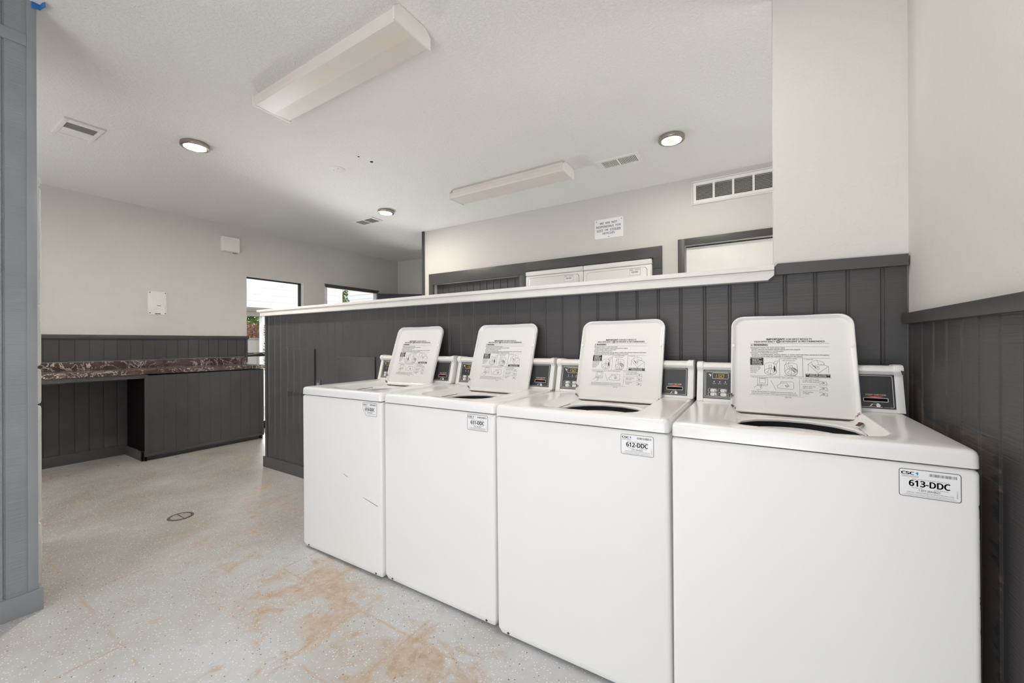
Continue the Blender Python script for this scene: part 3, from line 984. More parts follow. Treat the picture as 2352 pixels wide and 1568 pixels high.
    for yb, sc in ((0.128, 1.0), (0.107, 1.0), (0.086, 1.0)):
        p.line([(0.4180, yb + 0.007), (0.4280, yb + 0.006), (0.4340, yb), (0.4300, yb - 0.004), (0.4230, yb - 0.002), (0.4190, yb - 0.006)], w)
        p.line([(0.4330, yb + 0.006), (0.4400, yb + 0.004), (0.4410, yb - 0.006), (0.4340, yb - 0.005)], w)
        p.ell(0.4290, yb + 0.001, 0.0025, 0.0020, w)
    pr = p.build('instruction_print', M['ink'], lid)
    q = Print(lambda u, v, d: lidP(u, v, d - 0.0106))
    q.text('he', 0.2980, 0.2853, 0.0056, 0.0085, 'c', bold=0.02)
    q.build('detergent_mark', M['white_ink'], lid)
    q = Print(lambda u, v, d: lidP(u, v, d - 0.0106))
    q.line([(0.2086, 0.2732), (0.2086, 0.2768)], 0.0011)
    q.build('warning_mark', M['white_ink'], lid)
    q = Print(lambda u, v, d: lidP(u, v, d - 0.0106))
    for k, s in enumerate(('1. DETERGENT', 'MUST BE', 'ADDED FIRST.', 'Do Not Pour', 'Over Laundry.')):
        q.text(s, 0.2050 + (0.0055 if k else 0), 0.2163 - 0.0057 * k, 0.0041, [0.037, 0.022, 0.034, 0.030, 0.033][k], bold=0.02)
    q.build('step_print', M['white_ink'], lid)
    q = Print(lambda u, v, d: lidP(u, v, d - 0.0106))
    q.text('LID MUST BE CLOSED TO', 0.4157, 0.1562, 0.0040, 0.068, 'c', bold=0.02)
    q.text('OPERATE WASHER', 0.4157, 0.1508, 0.0040, 0.050, 'c', bold=0.02)
    q.build('reversed_print', M['white_ink'], lid)

def build_washer():
    t = thing('washing_machine', 'x', 'washing machine', group='top-load washers along the half wall')
    # cabinet
    K, MM = 4, 3
    def ring(ins, z, r=0.012):
        return [(x, y, z) for x, y in rrect(ins, W - ins, ins, 0.62 - ins, r, K, MM)]
    mb = MB().loft([ring(0.014, 0.007, 0.006), ring(0.010, 0.008, 0.008), ring(0.001, 0.028), ring(0.0, 0.036), ring(0.0, 0.848), ring(0.0015, 0.854), ring(0.006, 0.858), ring(0.055, 0.8595, 0.004)], True, False)
    cab = mb.build('cabinet', M['enamel_front'], t, smooth=True)
    for x in (0.048, 0.600):
        MB().lathe((x, 0.0045, 0.0205), (0, -0.9, -0.4), [(0.0045, 0), (0.0045, 0.0036)], 12).build('hole_plug', M['rust'], cab)
    for x in (0.05, 0.60):
        for y in (0.06, 0.56):
            MB().lathe((x, y, 0), (0, 0, 1), [(0.018, 0), (0.018, 0.008), (0.008, 0.009), (0.008, 0.014)], 14).build('levelling_foot', M['rubber'], t)
    # top panel with the dished opening
    def orect(ins, z, r):
        return [(x, y, z) for x, y in rrect(ins, W - ins, ins - 0.002, 0.62 - ins, r, K, MM)]
    def well(ins, z):
        out = []
        for x, y in rrect(0.138 + ins, 0.527 - ins, 0.085 + ins, 0.503 - ins, (0.06, 0.06, 0.025, 0.025), K, MM):
            if y < 0.2:
                y -= 0.028 * (1 - ((x - 0.3325) / 0.2) ** 2)
            out.append((x, y, z))
        return out
    cx, cy = 0.3325, 0.268
    wl = well(0, 0.9)
    def circ(r, z):
        return [(cx + r * math.cos(a), cy + r * math.sin(a), z) for a in (math.atan2(y - cy, x - cx) for x, y, _ in wl)]
    mb = MB().loft([orect(0.008, 0.8615, 0.012), orect(0.0, 0.863, 0.014), orect(0.0, 0.890, 0.016), orect(0.0018, 0.8975, 0.016), orect(0.006, 0.9022, 0.018), orect(0.013, 0.904, 0.02),
                    well(-0.006, 0.904), well(-0.001, 0.9025), well(0.005, 0.896), well(0.018, 0.8785), well(0.026, 0.8735), circ(0.190, 0.8705), circ(0.183, 0.8708), circ(0.177, 0.8695), circ(0.173, 0.866), circ(0.175, 0.860), circ(0.185, 0.857)],
                   False, False)
    mb.build('top_panel', M['enamel'], t, smooth=True)
    MB().lathe((cx, cy, 0), (0, 0, 1), [(0.1855, 0.8568), (0.190, 0.845), (0.190, 0.79), (0.172, 0.79)], 40, False, False).build('tub_gap_shade', M['rubber'], t, smooth=True)  # dark ring added as the shadowed gap between lip and tub
    mb = MB().lathe((cx, cy, 0), (0, 0, 1), [(0.170, 0.80), (0.169, 0.838), (0.165, 0.842), (0.158, 0.841), (0.154, 0.830), (0.152, 0.56), (0.05, 0.53), (0.045, 0.60), (0.03, 0.76), (0.012, 0.78)], 40, False, True)
    mb.build('wash_tub', M['tub'], t, smooth=True)
    # console
    prof = [(0.524, 0.9045), (0.528, 0.915), (CY0 + CSL * 0.126, 1.031), (0.553, 1.035), (0.546, 1.044), (0.5475, 1.054), (0.555, 1.061), (0.575, 1.063), (0.612, 1.060), (0.618, 0.9045)]
    con = MB().extrude_profile(prof, 0.034, 0.627).build('console', M['plastic_white'], t, smooth=True)
    prof2 = [(0.520, 0.9045), (0.524, 0.915), (CY0 + CSL * 0.126 - 0.004, 1.027), (0.549, 1.033), (0.542, 1.043), (0.5425, 1.056), (0.552, 1.065), (0.575, 1.067), (0.616, 1.064), (0.620, 0.9045)]
    for a, b in ((0.010, 0.034), (0.627, 0.650)):
        MB().extrude_profile(prof2, a, b).build('end_cap', M['plastic_white'], con, bevel=0.0025)
    # control panel at the left, card reader at the right
    def plate(x0, x1, z0, z1):
        return MB().loft([[faceP(x0, z0, 0.0005), faceP(x1, z0, 0.0005), faceP(x1, z1, 0.0005), faceP(x0, z1, 0.0005)],
                          [faceP(x0, z0, 0.003), faceP(x1, z0, 0.003), faceP(x1, z1, 0.003), faceP(x0, z1, 0.003)]])
    cp = plate(0.0345, 0.330, 0.916, 1.031).build('control_panel', M['panel_black'], t)
    fr = lambda u, z, d: faceP(u, z, d + 0.0034)
    q = Print(fr)
    q.frame(0.0385, 0.325, 0.921, 1.0275, 0.004, 0.0014)
    q.frame(0.0435, 0.320, 0.926, 1.0235, 0.004, 0.0012)
    q.frame(0.0685, 0.1265, 0.997, 1.020, 0.003, 0.0013)
    q.poly([(0.0535, 1.013), (0.0555, 1.016), (0.0605, 1.0155), (0.0635, 1.0125), (0.063, 1.007), (0.0605, 1.0045), (0.0585, 1.0085), (0.0585, 1.0115)])
    for u in (0.0745, 0.0955, 0.1160):
        q.ell(u, 0.9845, 0.0021, 0.0021)
    for u, s in ((0.0745, 'WASH'), (0.0955, 'RINSE'), (0.1160, 'SPIN')):
        q.text(s, u, 0.9755, 0.0030, 0.0115, 'c')
    btn = [(0.0525, 0.942, 'HOT'), (0.0890, 0.942, 'WARM'), (0.0525, 0.9265, 'COLD'), (0.0890, 0.9265, 'DELICATE'), (0.1255, 0.9265, 'KNITS')]
    for u, z, s in btn:
        q.frame(u, u + 0.0325, z, z + 0.0145, 0.004, 0.0007)
        q.ell(u + 0.001, z + 0.0073, 0.0013, 0.0013)
    q.build('panel_print', M['white_ink'], cp)
    d = MB().poly([fr(u, z, 0.0003) for u, z in rrect(0.0692, 0.1258, 0.9977, 1.0193, 0.0028, 4, 1)]).build('display_window', M['display'], cp, fix=False)
    q = Print(fr)
    def seg(u, z, on):
        a, b, hh, sl = 0.0075, 0.0062, 0.0016, 0.0011
        P = {'a': [(0, 2 * b), (a, 2 * b)], 'b': [(a, 2 * b), (a, b)], 'c': [(a, b), (a, 0)], 'd': [(0, 0), (a, 0)], 'e': [(0, 0), (0, b)], 'f': [(0, b), (0, 2 * b)], 'g': [(0, b), (a, b)]}
        for k in on:
            q.line([(u + x + sl * y / b, z + y) for x, y in P[k]], 0.0011, d=0.0006)
    seg(0.0745, 1.0015, 'bc')
    seg(0.0895, 1.0015, 'afgcd')
    seg(0.1010, 1.0015, 'abcdef')
    q.build('display_digits', M['digits'], d)
    for u, z, s in btn:
        bb = MB().loft([[fr(a, b, 0) for a, b in rrect(u + 0.0085, u + 0.0310, z + 0.0016, z + 0.0130, 0.0052, 4, 1)],
                        [fr(a, b, 0.0012) for a, b in rrect(u + 0.0090, u + 0.0305, z + 0.0020, z + 0.0126, 0.005, 4, 1)]])
        bo = bb.build('push_button', M['plastic_white'], cp)
        bq = Print(fr)
        bq.text(s, u + 0.0155, z + 0.0065, 0.0024, 0.0085, 'c', d=0.0016)
        if s in ('HOT', 'WARM', 'COLD'):
            bq.rect(u + 0.0250, u + 0.0262, z + 0.0045, z + 0.0108, d=0.0016)
            bq.ell(u + 0.0256, z + 0.0047, 0.0018, 0.0018, d=0.0016)
        bq.build('button_mark', M['ink'], cp)
    cr = plate(0.3305, 0.6265, 0.916, 1.031).build('card_reader', M['panel_black'], t)
    q = Print(fr)
    q.line([(0.335, 1.0275), (0.619, 1.0275), (0.6215, 1.025), (0.6215, 0.9230), (0.6195, 0.921), (0.612, 0.921)], 0.0014)
    q.line([(0.335, 0.921), (0.592, 0.921)], 0.0014)
    q.text('2010502', 0.5945, 0.9198, 0.0022, 0.0155)
    q.text('INSERT CARD HERE', 0.5490, 0.9605, 0.0040, 0.0540, bold=0.01)
    q.frame(0.5435, 0.6075, 0.9395, 0.9515, 0.0012, 0.0016)
    q.poly([(0.5580, 0.9225), (0.5625, 0.9285), (0.5655, 0.9325), (0.5665, 0.9285), (0.5625, 0.9240)])
    q.poly([(0.5760, 0.9290), (0.5785, 0.9335), (0.5830, 0.9335), (0.5880, 0.9270), (0.5850, 0.9205), (0.5775, 0.9205)])
    q.line([(0.5665, 0.9300), (0.5770, 0.9290)], 0.0006)
    q.line([(0.5670, 0.9350), (0.5810, 0.9360)], 0.0006)
    q.build('reader_print', M['white_ink'], cr)
    q = Print(fr)
    q.poly([(0.5475, 0.9575), (0.5770, 0.9525), (0.6010, 0.9572)])
    q.build('red_arrow', M['red_ink'], cr)
    q = Print(fr)
    q.rect(0.5450, 0.6060, 0.9410, 0.9500)
    q.build('card_slot', M['hole'], cr)
    # lid, open and leaning back on the console
    def lr(ins, d):
        r = (0.014, 0.014, 0.044, 0.044)
        pts = rrect(0.1365 + ins, 0.5300 - ins, ins, 0.395 - ins, tuple(max(0.004, a - ins * 0.7) for a in r), 6, 6)
        out = []
        for u, v in pts:
            if ins > 0.006:                                     # inner edge bulges round the two bumpers
                for side, s in ((0.1365, 1), (0.53, -1)):
                    if abs(u - (side + s * ins)) < 0.004:
                        u += s * 0.011 * math.exp(-((v - 0.268) / 0.020) ** 2)
            if v > 0.39 and abs(u - 0.333) < 0.075:
                v -= 0.0018
            out.append(lidP(u, v, d))
        return out
    lid = MB().loft([lr(0.008, -0.021), lr(0.002, -0.0195), lr(0.0, -0.015), lr(0.0, -0.004), lr(0.0015, -0.001), lr(0.004, 0.0), lr(0.008, -0.002), lr(0.012, -0.0075), lr(0.018, -0.0110), lr(0.024, -0.0118)]) \
        .build('lid', M['lid'], t, smooth=True)
    for u in (0.1455, 0.5210):
        MB().lathe(lidP(u, 0.268, -0.004), Vector(lidP(0, 0, 1)) - Vector(lidP(0, 0, 0)), [(0.0065, 0), (0.0062, 0.003), (0.004, 0.0045)], 16).build('lid_bumper', M['plastic_white'], lid, smooth=True)
    for u in (0.1500, 0.5165):
        MB().lathe(lidP(u, 0.013, -0.009), Vector(lidP(0, 0, 1)) - Vector(lidP(0, 0, 0)), [(0.0055, 0), (0.0055, 0.004), (0.003, 0.0055)], 12).build('hinge_screw', M['metal'], lid, smooth=True)
    MB().box(0.142, 0.525, 0.4700, 0.4860, 0.8700, 0.8800).build('hinge_grime_shade', M['grime'], t)  # dark strip painting the shadow gap under the lid, with brownish grime
    lid_print(lid)
    return t

proto = build_washer()
SPOTS = [(-0.2182, 1.2966, 0.0, -0.003, '613-DDC', 'nearest white top-load washer, sticker 613-DDC, against the right wall'),
         (-0.8717, 1.3052, -0.0067, -0.0073, '612-DDC', 'white top-load washer with sticker 612-DDC, second from the right wall'),
         (-1.5367, 1.3202, -0.0029, -0.0027, '611-DDC', 'white top-load washer with sticker 611-DDC, second from the left end of the row'),
         (-2.1872, 1.2990, 0.010, -0.0049, '610-DDC', 'leftmost white top-load washer, sticker 610-DDC with a torn corner')]
washers = []
for i, (x, y, yaw, roll, code, lab) in enumerate(SPOTS):
    w = proto if i == 0 else copy_tree(proto)
    w.location = (x, y, 0)
    w.rotation_euler = (0, roll, yaw)
    w['label'] = lab
    washers.append(w)
for w, s in zip(washers, SPOTS):
    off = {'613-DDC': 0.513, '612-DDC': 0.4995, '611-DDC': 0.5115, '610-DDC': 0.516}[s[4]]
    build_sticker(s[4], w, off, 0.782 if s[4] in ('613-DDC', '612-DDC') else 0.787, clipped=(s[4] == '610-DDC'))
# wear that only single machines have
for ch in washers[0].children:
    if ch.name.startswith('cabinet'):
        ch.data = ch.data.copy()
        ch.data.materials[0] = M['enamel_chipped']
    if ch.name.startswith('console'):
        m = MB().poly([(0.641, 0.5402, 1.048), (0.6495, 0.5402, 1.046), (0.6500, 0.5440, 1.030), (0.645, 0.5440, 1.034)])
        m.build('paint_chip', M['rust'], ch, fix=False)
rp = MB().poly([(0.4870, 0.334, 0.8835), (0.4960, 0.325, 0.8835), (0.5130, 0.352, 0.8885), (0.5120, 0.372, 0.8885), (0.5060, 0.392, 0.8865), (0.5000, 0.372, 0.8850)])
rp.build('rust_spot', M['rust'], washers[0], fix=False)
for pts in (((0.360, 0.470), (0.395, 0.458)), ((0.515, 0.375), (0.620, 0.352))):
    (u0, z0), (u1, z1) = pts
    MB().poly([(u0, -0.0006, z0 + 0.0008), (u0, -0.0006, z0 - 0.0006), (u1, -0.0006, z1 - 0.0012), (u1, -0.0006, z1 + 0.0012)]) \
        .build('scuff_mark', M['ink'], washers[3], fix=False)

# ------------------------------------------------------------------ dryers behind the half wall
def build_dryer(code):
    t = thing('tumble_dryer', 'x', 'dryer', group='white stacked dryers in the recess')
    w = 0.683
    def ring(ins, y, z0, z1, r=0.008):
        return [(x, y, z) for x, z in rrect(ins, w - ins, z0 + ins, z1 - ins, r, 3, 2)]
    MB().loft([ring(0.0, 0.70, 0.02, 1.883), ring(0.0, 0.008, 0.02, 1.883), ring(0.004, 0.002, 0.02, 1.883), ring(0.008, 0.0, 0.02, 1.883)]).build('cabinet', M['enamel_dryer'], t, smooth=True)
    MB().loft([ring(0.0, 0.70, 1.886, 1.935), ring(0.0, 0.004, 1.886, 1.935), ring(0.004, -0.003, 1.886, 1.935), ring(0.010, -0.004, 1.886, 1.935)]).build('top_cap', M['enamel_dryer'], t, smooth=True)
    for z0, z1, kind in ((1.02, 1.857, 'upper'), (0.12, 0.95, 'lower')):
        def dr(ins, y):
            return [(x, y, z) for x, z in rrect(0.043 + ins, w - 0.045 - ins, z0 + ins, z1 - ins, 0.028, 4, 2)]
        g = MB().loft([dr(-0.003, 0.002), dr(-0.003, -0.0008)]).build('door_gasket', M['rubber'], t)
        door = MB().loft([dr(0.0, 0.002), dr(0.0, -0.006), dr(0.004, -0.010)]).build('dryer_door', M['enamel_dryer'], t, smooth=True)
        MB().box(w - 0.072, w - 0.058, -0.016, -0.008, z1 - 0.32, z1 - 0.18).build('door_pull', M['plastic_white'], door, bevel=0.003)
        if kind == 'upper':
            build_sticker(code, door, 0.478, z1 - 0.068, 0.101, 0.062, yface=-0.010, small=True)
    MB().box(0.03, w - 0.03, 0.01, 0.69, 0.0, 0.02).build('plinth', M['rubber'], t)
    return t
dl = {}
for code, x, lab in (('619-DDC', -2.203, 'left white stacked dryer with sticker 619-DDC, top showing over the half wall'),
                     ('620-DDC', -1.516, 'right white stacked dryer with sticker 620-DDC, top showing over the half wall')):
    t = build_dryer(code)
    t.location = (x, YB - 0.028, 0)
    t['label'] = lab

# white stacked machine seen edge-on past the left wall
t = thing('stacked_washer_dryer', 'tall white stacked laundry machine, only its edge showing past the left wall', 'dryer', (-3.56, -0.26, 0))
def vbox(z0, z1, y1, r):
    mb = MB()
    w, y0 = 0.672, 0.0
    rings = []
    for ins, y in ((0.0, y0), (0.0, y1 - r), (r * 0.3, y1 - r * 0.3), (r, y1)):
        rings.append([(x, y, z) for x, z in rrect(ins, w - ins, z0 + ins, z1 - ins, 0.006, 3, 1)])
    return mb.loft(rings)
vbox(0.03, 1.895, 0.686, 0.004).build('cabinet', M['enamel'], t, smooth=True)
for nm, z0, z1 in (('top_cap', 1.899, 1.945), ('dryer_front', 1.338, 1.893), ('control_front', 1.048, 1.332), ('washer_console', 0.868, 1.036), ('washer_front', 0.312, 0.862), ('kick_panel', 0.016, 0.306)):
    o = vbox(z0, z1, 0.702, 0.012).build(nm, M['enamel'], t, smooth=True)
MB().box(0.03, 0.64, 0.03, 0.66, 0.0, 0.03).build('plinth', M['rubber'], t)

# ------------------------------------------------------------------ counter
t = thing('countertop', 'dark brown marble laminate counter with backsplash along the left wall', 'counter', (0, 0, 0))
xf = -5.06
pr = [(XL + 0.0165, 0.900), (xf - 0.004, 0.900), (xf, 0.894), (xf, 0.858), (xf - 0.03, 0.858), (xf - 0.03, 0.866), (XL + 0.0165, 0.866)]
y0, y1 = -0.30, 2.548
MB().loft([[(x, y0, z + 0.004) for x, z in pr], [(x, y1, z - 0.012) for x, z in pr]]).build('slab', M['marble'], t)
MB().box(XL + 0.0165, XL + 0.034, y0, 2.566, 0.890, 0.972).build('backsplash', M['marble'], t, bevel=0.002)
MB().box(xf - 0.030, xf - 0.012, y0, 1.43, 0.812, 0.862).build('front_apron', M['charcoal_trim'], t)

t = thing('base_cabinet', 'charcoal grooved cabinet under the right half of the marble counter', 'cabinet', (-5.3, 2.0, 0))
X0, Y0 = 5.3, -2.0
def L(mb):
    mb.v = [(x + X0, y + Y0, z) for x, y, z in mb.v]
    return mb
L(siding(MB(), 'x', xf - 0.012, 1, 1.452, 2.50, 0.068, 0.836, [1.47 + 0.1 * k for k in range(1, 11)], gd=0.0028)).build('front_panel', M['charcoal'], t)
m = MB().box(xf - 0.024, xf - 0.004, 1.43, 1.452, 0.045, 0.846).box(xf - 0.024, xf - 0.004, 2.50, 2.522, 0.045, 0.842).box(xf - 0.024, xf - 0.004, 1.452, 2.50, 0.045, 0.068)
L(m).build('face_frame', M['charcoal_trim'], t)
L(MB().box(XL + 0.03, xf - 0.024, 2.506, 2.52, 0.0, 0.842)).build('side_panel', M['charcoal_trim'], t)
L(MB().box(XL + 0.03, xf - 0.024, 1.434, 1.446, 0.0, 0.848)).build('side_panel', M['hole'], t)  # shade of the open cabinet end, painted as a near-black sheet
L(MB().box(xf - 0.07, xf - 0.045, 1.415, 2.49, 0.0, 0.092).box(XL + 0.03, xf - 0.045, 1.415, 1.431, 0.0, 0.092)).build('toe_kick', M['charcoal_trim'], t, bevel=0.002)

# ------------------------------------------------------------------ things on the walls
def wall_frame_left(y, z):
    return lambda u, v, d: (XL + d, y + u, z + v)
t = thing('wall_plate', 'white rounded plastic plate with a small box, low on the left wall', 'wall plate', (XL, 1.69, 1.595))
def lw(ps, d):
    return [(d, u, v) for u, v in ps]
o = MB().loft([lw(rrect(-0.081, 0.081, -0.128, 0.128, 0.016, 4, 2), 0), lw(rrect(-0.081, 0.081, -0.128, 0.128, 0.016, 4, 2), 0.010), lw(rrect(-0.074, 0.074, -0.121, 0.121, 0.012, 4, 2), 0.014), lw(rrect(-0.060, 0.064, -0.100, 0.104, 0.008, 4, 2), 0.0145)])
o.build('back_plate', M['plastic_white'], t, smooth=True)
b = MB().box(0.013, 0.034, -0.034, 0.034, -0.062, 0.046).build('control_box', M['plastic_white'], t, bevel=0.004)
MB().box(0.0335, 0.0352, -0.012, 0.020, -0.034, -0.028).build('slot', M['ink'], b)
MB().box(0.014, 0.022, -0.024, 0.022, -0.124, -0.112).build('latch_slot', M['grey_ink'], t)
for u, v in ((-0.066, 0.112), (0.066, 0.112), (-0.066, -0.112), (0.066, -0.112)):
    MB().lathe((0.0125, u, v), (1, 0, 0), [(0.0055, 0), (0.0055, 0.002)], 10).build('screw', M['ink'], t)
t = thing('wall_box', 'square white plastic box high on the left wall near the glass door', 'wall box', (XL, 2.399, 2.378))
prof = []
n = 9
rings = []
for s, inset in ((0.0, 0.0), (0.35, 0.0), (0.8, 0.002), (1.0, 0.010)):
    rings.append([(0.012 + s * (0.034 + 0.012 * math.cos(u / 0.097 * 1.3)), u * (1 - inset * 6), v * (1 - inset * 6)) for u, v in rrect(-0.097, 0.097, -0.093, 0.093, 0.008, 3, 7)])
MB().loft([[(0, p[1], p[2]) for p in rings[0]]] + rings).build('cover', M['plastic_white'], t, smooth=True)
MB().box(0.006, 0.03, 0.03, 0.07, -0.1, -0.092).build('outlet_slot', M['grey_ink'], t)

t = thing('wall_sign', 'white sign reading we are not responsible for lost or stolen articles', 'sign', (-1.254, YB, 2.2925))
def sp(ps, d):
    return [(u, -d, v) for u, v in ps]
MB().loft([sp(rrect(-0.147, 0.147, -0.098, 0.098, 0.012, 4, 1), 0), sp(rrect(-0.147, 0.147, -0.098, 0.098, 0.012, 4, 1), 0.003), sp(rrect(-0.145, 0.145, -0.096, 0.096, 0.011, 4, 1), 0.004)]).build('plate', M['paper'], t)
p = Print(lambda u, v, d: (u, -0.0045 - d, v))
p.text('WE  ARE  NOT', -0.003, 0.046, 0.0190, 0.176, 'c', bold=0.012)
p.text('RESPONSIBLE  FOR', -0.003, 0.011, 0.0190, 0.250, 'c', bold=0.012)
p.text('LOST', -0.122, -0.024, 0.0190, 0.066, bold=0.012)
p.text('OR', -0.041, -0.024, 0.0190, 0.036, bold=0.012)
p.text('STOLEN', 0.014, -0.024, 0.0190, 0.104, bold=0.012)
p.text('ARTICLES.', 0.000, -0.058, 0.0190, 0.132, 'c', bold=0.012)
p.rect(-0.122, -0.056, -0.0295, -0.0275)
p.rect(0.014, 0.118, -0.0295, -0.0275)
p.build('lettering', M['green_ink'], t)
for u, v in ((-0.128, 0.078), (0.128, 0.078), (0.0, -0.084)):
    MB().lathe((u, -0.004, v), (0, -1, 0), [(0.0042, 0), (0.0042, 0.002)], 10).build('screw', M['ink'], t)

t = thing('return_air_grille', 'long white return air grille with dark louvre slots high on the dryer wall', 'vent', (-0.485, YB, 2.378))
wg, hg = 0.90, 0.206
def frame_box(mb, a, b, c, d, y0, y1, s):
    mb.box(a, b, y0, y1, c, c + s).box(a, b, y0, y1, d - s, d).box(a, a + s, y0, y1, c + s, d - s).box(b - s, b, y0, y1, c + s, d - s)
    return mb
frame_box(MB(), 0, wg, 0, hg, -0.020, 0.0, 0.008).build('outer_frame', M['white_trim'], t, bevel=0.0015)
mb = frame_box(MB(), 0.011, wg - 0.011, 0.011, hg - 0.011, -0.015, -0.002, 0.024)
k = 0
while 0.035 + 0.150 * k + 0.134 < wg - 0.05:
    a = 0.035 + 0.150 * (k + 1) - 0.016
    mb.box(a, a + 0.016, -0.015, -0.002, 0.035, hg - 0.035)
    k += 1
mb.build('face_frame', M['white_trim'], t)
mb = MB()
for i in range(12):
    z = 0.038 + i * (hg - 0.078) / 11.0
    mb.add([(0.035, -0.013, z), (wg - 0.035, -0.013, z), (wg - 0.035, -0.002, z + 0.0065), (0.035, -0.002, z + 0.0065),
            (0.035, -0.0122, z - 0.0012), (wg - 0.035, -0.0122, z - 0.0012), (wg - 0.035, -0.0012, z + 0.0053), (0.035, -0.0012, z + 0.0053)],
           [(0, 1, 2, 3), (7, 6, 5, 4), (0, 4, 5, 1), (3, 2, 6, 7)])
mb.build('louvres', M['fixture_white'], t)
MB().box(0.030, wg - 0.03, 0.06, 0.065, 0.02, hg - 0.02).build('duct_back', M['grille_dark'], t)

# access panels and outlet on the half wall
t = thing('access_panel', 'grooved charcoal access panel on the half wall left of the washers', 'panel', (-3.33, YP, 0.91))
m = siding(MB(), 'y', YP - 0.014, -1, -3.541, -3.119, 0.725, 1.10, [-3.51 + 0.1 * k for k in range(0, 5)], 0.014, gd=0.0016, rid=0.0012)
m.v = [(x + 3.33, y - YP, z - 0.91) for x, y, z in m.v]
m.build('panel_board', M['charcoal'], t)
t = thing('access_panel', 'plain flat charcoal access panel on the half wall behind the leftmost washer', 'panel', (-2.594, YP, 0.82))
MB().box(-0.217, 0.217, -0.010, 0, -0.22, 0.224).build('panel_board', M['charcoal_trim'], t, bevel=0.0015)
for u in (-0.2, 0.2):
    MB().lathe((u, -0.010, 0.205), (0, -1, 0), [(0.005, 0), (0.004, 0.002)], 10).build('screw', M['charcoal_trim'], t)
t = thing('access_panel', 'lower charcoal access panel partly hidden by the leftmost washer console', 'panel', (-2.1, YP, 0.8))
MB().box(-0.252, 0.25, -0.008, 0, -0.2, 0.206).build('panel_board', M['charcoal_trim'], t, bevel=0.0015)
t = thing('wall_outlet', 'charcoal painted electrical outlet on the half wall beside the grooved panel', 'outlet', (-3.077, YP, 0.786))
MB().box(-0.034, 0.034, -0.007, 0, -0.058, 0.058).build('cover_plate', M['charcoal_trim'], t, bevel=0.003)
for v in (-0.021, 0.021):
    MB().lathe((0, -0.006, v), (0, -1, 0), [(0.016, 0), (0.016, 0.003)], 16).build('receptacle', M['grey_ink'], t)

# ------------------------------------------------------------------ things on the ceiling
def fluorescent(x0, x1, y0, y1, label):
    t = thing('fluorescent_light', label, 'ceiling light', ((x0 + x1) / 2, (y0 + y1) / 2, ZC), 'unlit fluorescent wraparound lights')
    hx, hy = (x1 - x0) / 2, (y1 - y0) / 2
    MB().box(-hx + 0.02, hx - 0.02, -hy + 0.03, hy - 0.03, -0.040, 0.0).build('housing', M['fixture_white'], t, bevel=0.002)
    prof = [(-hy + 0.004, -0.034), (-hy, -0.037), (-hy + 0.002, -0.070), (-hy + 0.012, -0.083), (0.0, -0.0865), (hy - 0.012, -0.083), (hy - 0.002, -0.070), (hy, -0.037), (hy - 0.004, -0.034), (0, -0.036)]
    MB().extrude_profile(prof, -hx + 0.008, hx - 0.008).build('lens', M['fluo_lens'], t)
    cp = [(-hy - 0.002, -0.030), (-hy + 0.034, -0.001), (-hy + 0.05, -0.001), (-hy + 0.052, -0.012), (-hy + 0.060, -0.001), (hy - 0.05, -0.001), (hy - 0.034, -0.020), (hy - 0.018, -0.024), (hy + 0.002, -0.044), (hy + 0.002, -0.088), (-hy - 0.002, -0.088)]
    cp = [(-hy - 0.002, -0.032), (-hy + 0.030, -0.002), (hy - 0.030, -0.002), (hy + 0.002, -0.032), (hy + 0.002, -0.088), (-hy - 0.002, -0.088)]
    for a in (-hx, hx - 0.008):
        MB().extrude_profile(cp, a, a + 0.008).build('end_cap', M['fixture_white'], t)
    return t
fluorescent(-2.502, -1.315, 1.192, 1.412, 'larger nearer fluorescent ceiling light, unlit, with beige lens, at top centre')
fluorescent(-2.532, -1.322, 2.972, 3.192, 'fluorescent ceiling light, unlit, farther back above the dryer aisle')

def ceiling_lamp(x, y, label, power):
    t = thing('ceiling_lamp', label, 'ceiling lamp', (x, y, ZC), 'lit round puck lamps on the ceiling')
    MB().lathe((0, 0, 0), (0, 0, -1), [(0.080, 0), (0.088, 0.003), (0.090, 0.022), (0.087, 0.028), (0.080, 0.031), (0.070, 0.031), (0.066, 0.028)], 48, True, True).build('trim_ring', M['metal'], t, smooth=True)
    lm = emit_mat('lamp_lens_lit', (1.0, 0.91, 0.79), power / (math.pi * 0.0125))
    le = MB().lathe((0, 0, 0), (0, 0, -1), [(0.066, 0.0283), (0.066, 0.0300), (0.045, 0.0325), (0.022, 0.0340), (0.020, 0.0325)], 40, False, False).build('lens', lm, t, smooth=True)
    MB().lathe((0, 0, 0), (0, 0, -1), [(0.022, 0.0325), (0.010, 0.0340)], 24).build('diode', M['led_mid'], le)
    return t
ceiling_lamp(-3.535, 1.285, 'lit round lamp on the ceiling at left, between square vent and fluorescent light', 28)
ceiling_lamp(-3.532, 3.066, 'farthest lit round lamp, on the ceiling beside the two-panel vent', 15)
ceiling_lamp(-0.512, 3.055, 'lit round lamp on the ceiling at right, near the slotted vent', 8)

ceiling_lamp(-0.512, 1.285, 'lit round lamp on the ceiling above the washers, out of the picture', 8)

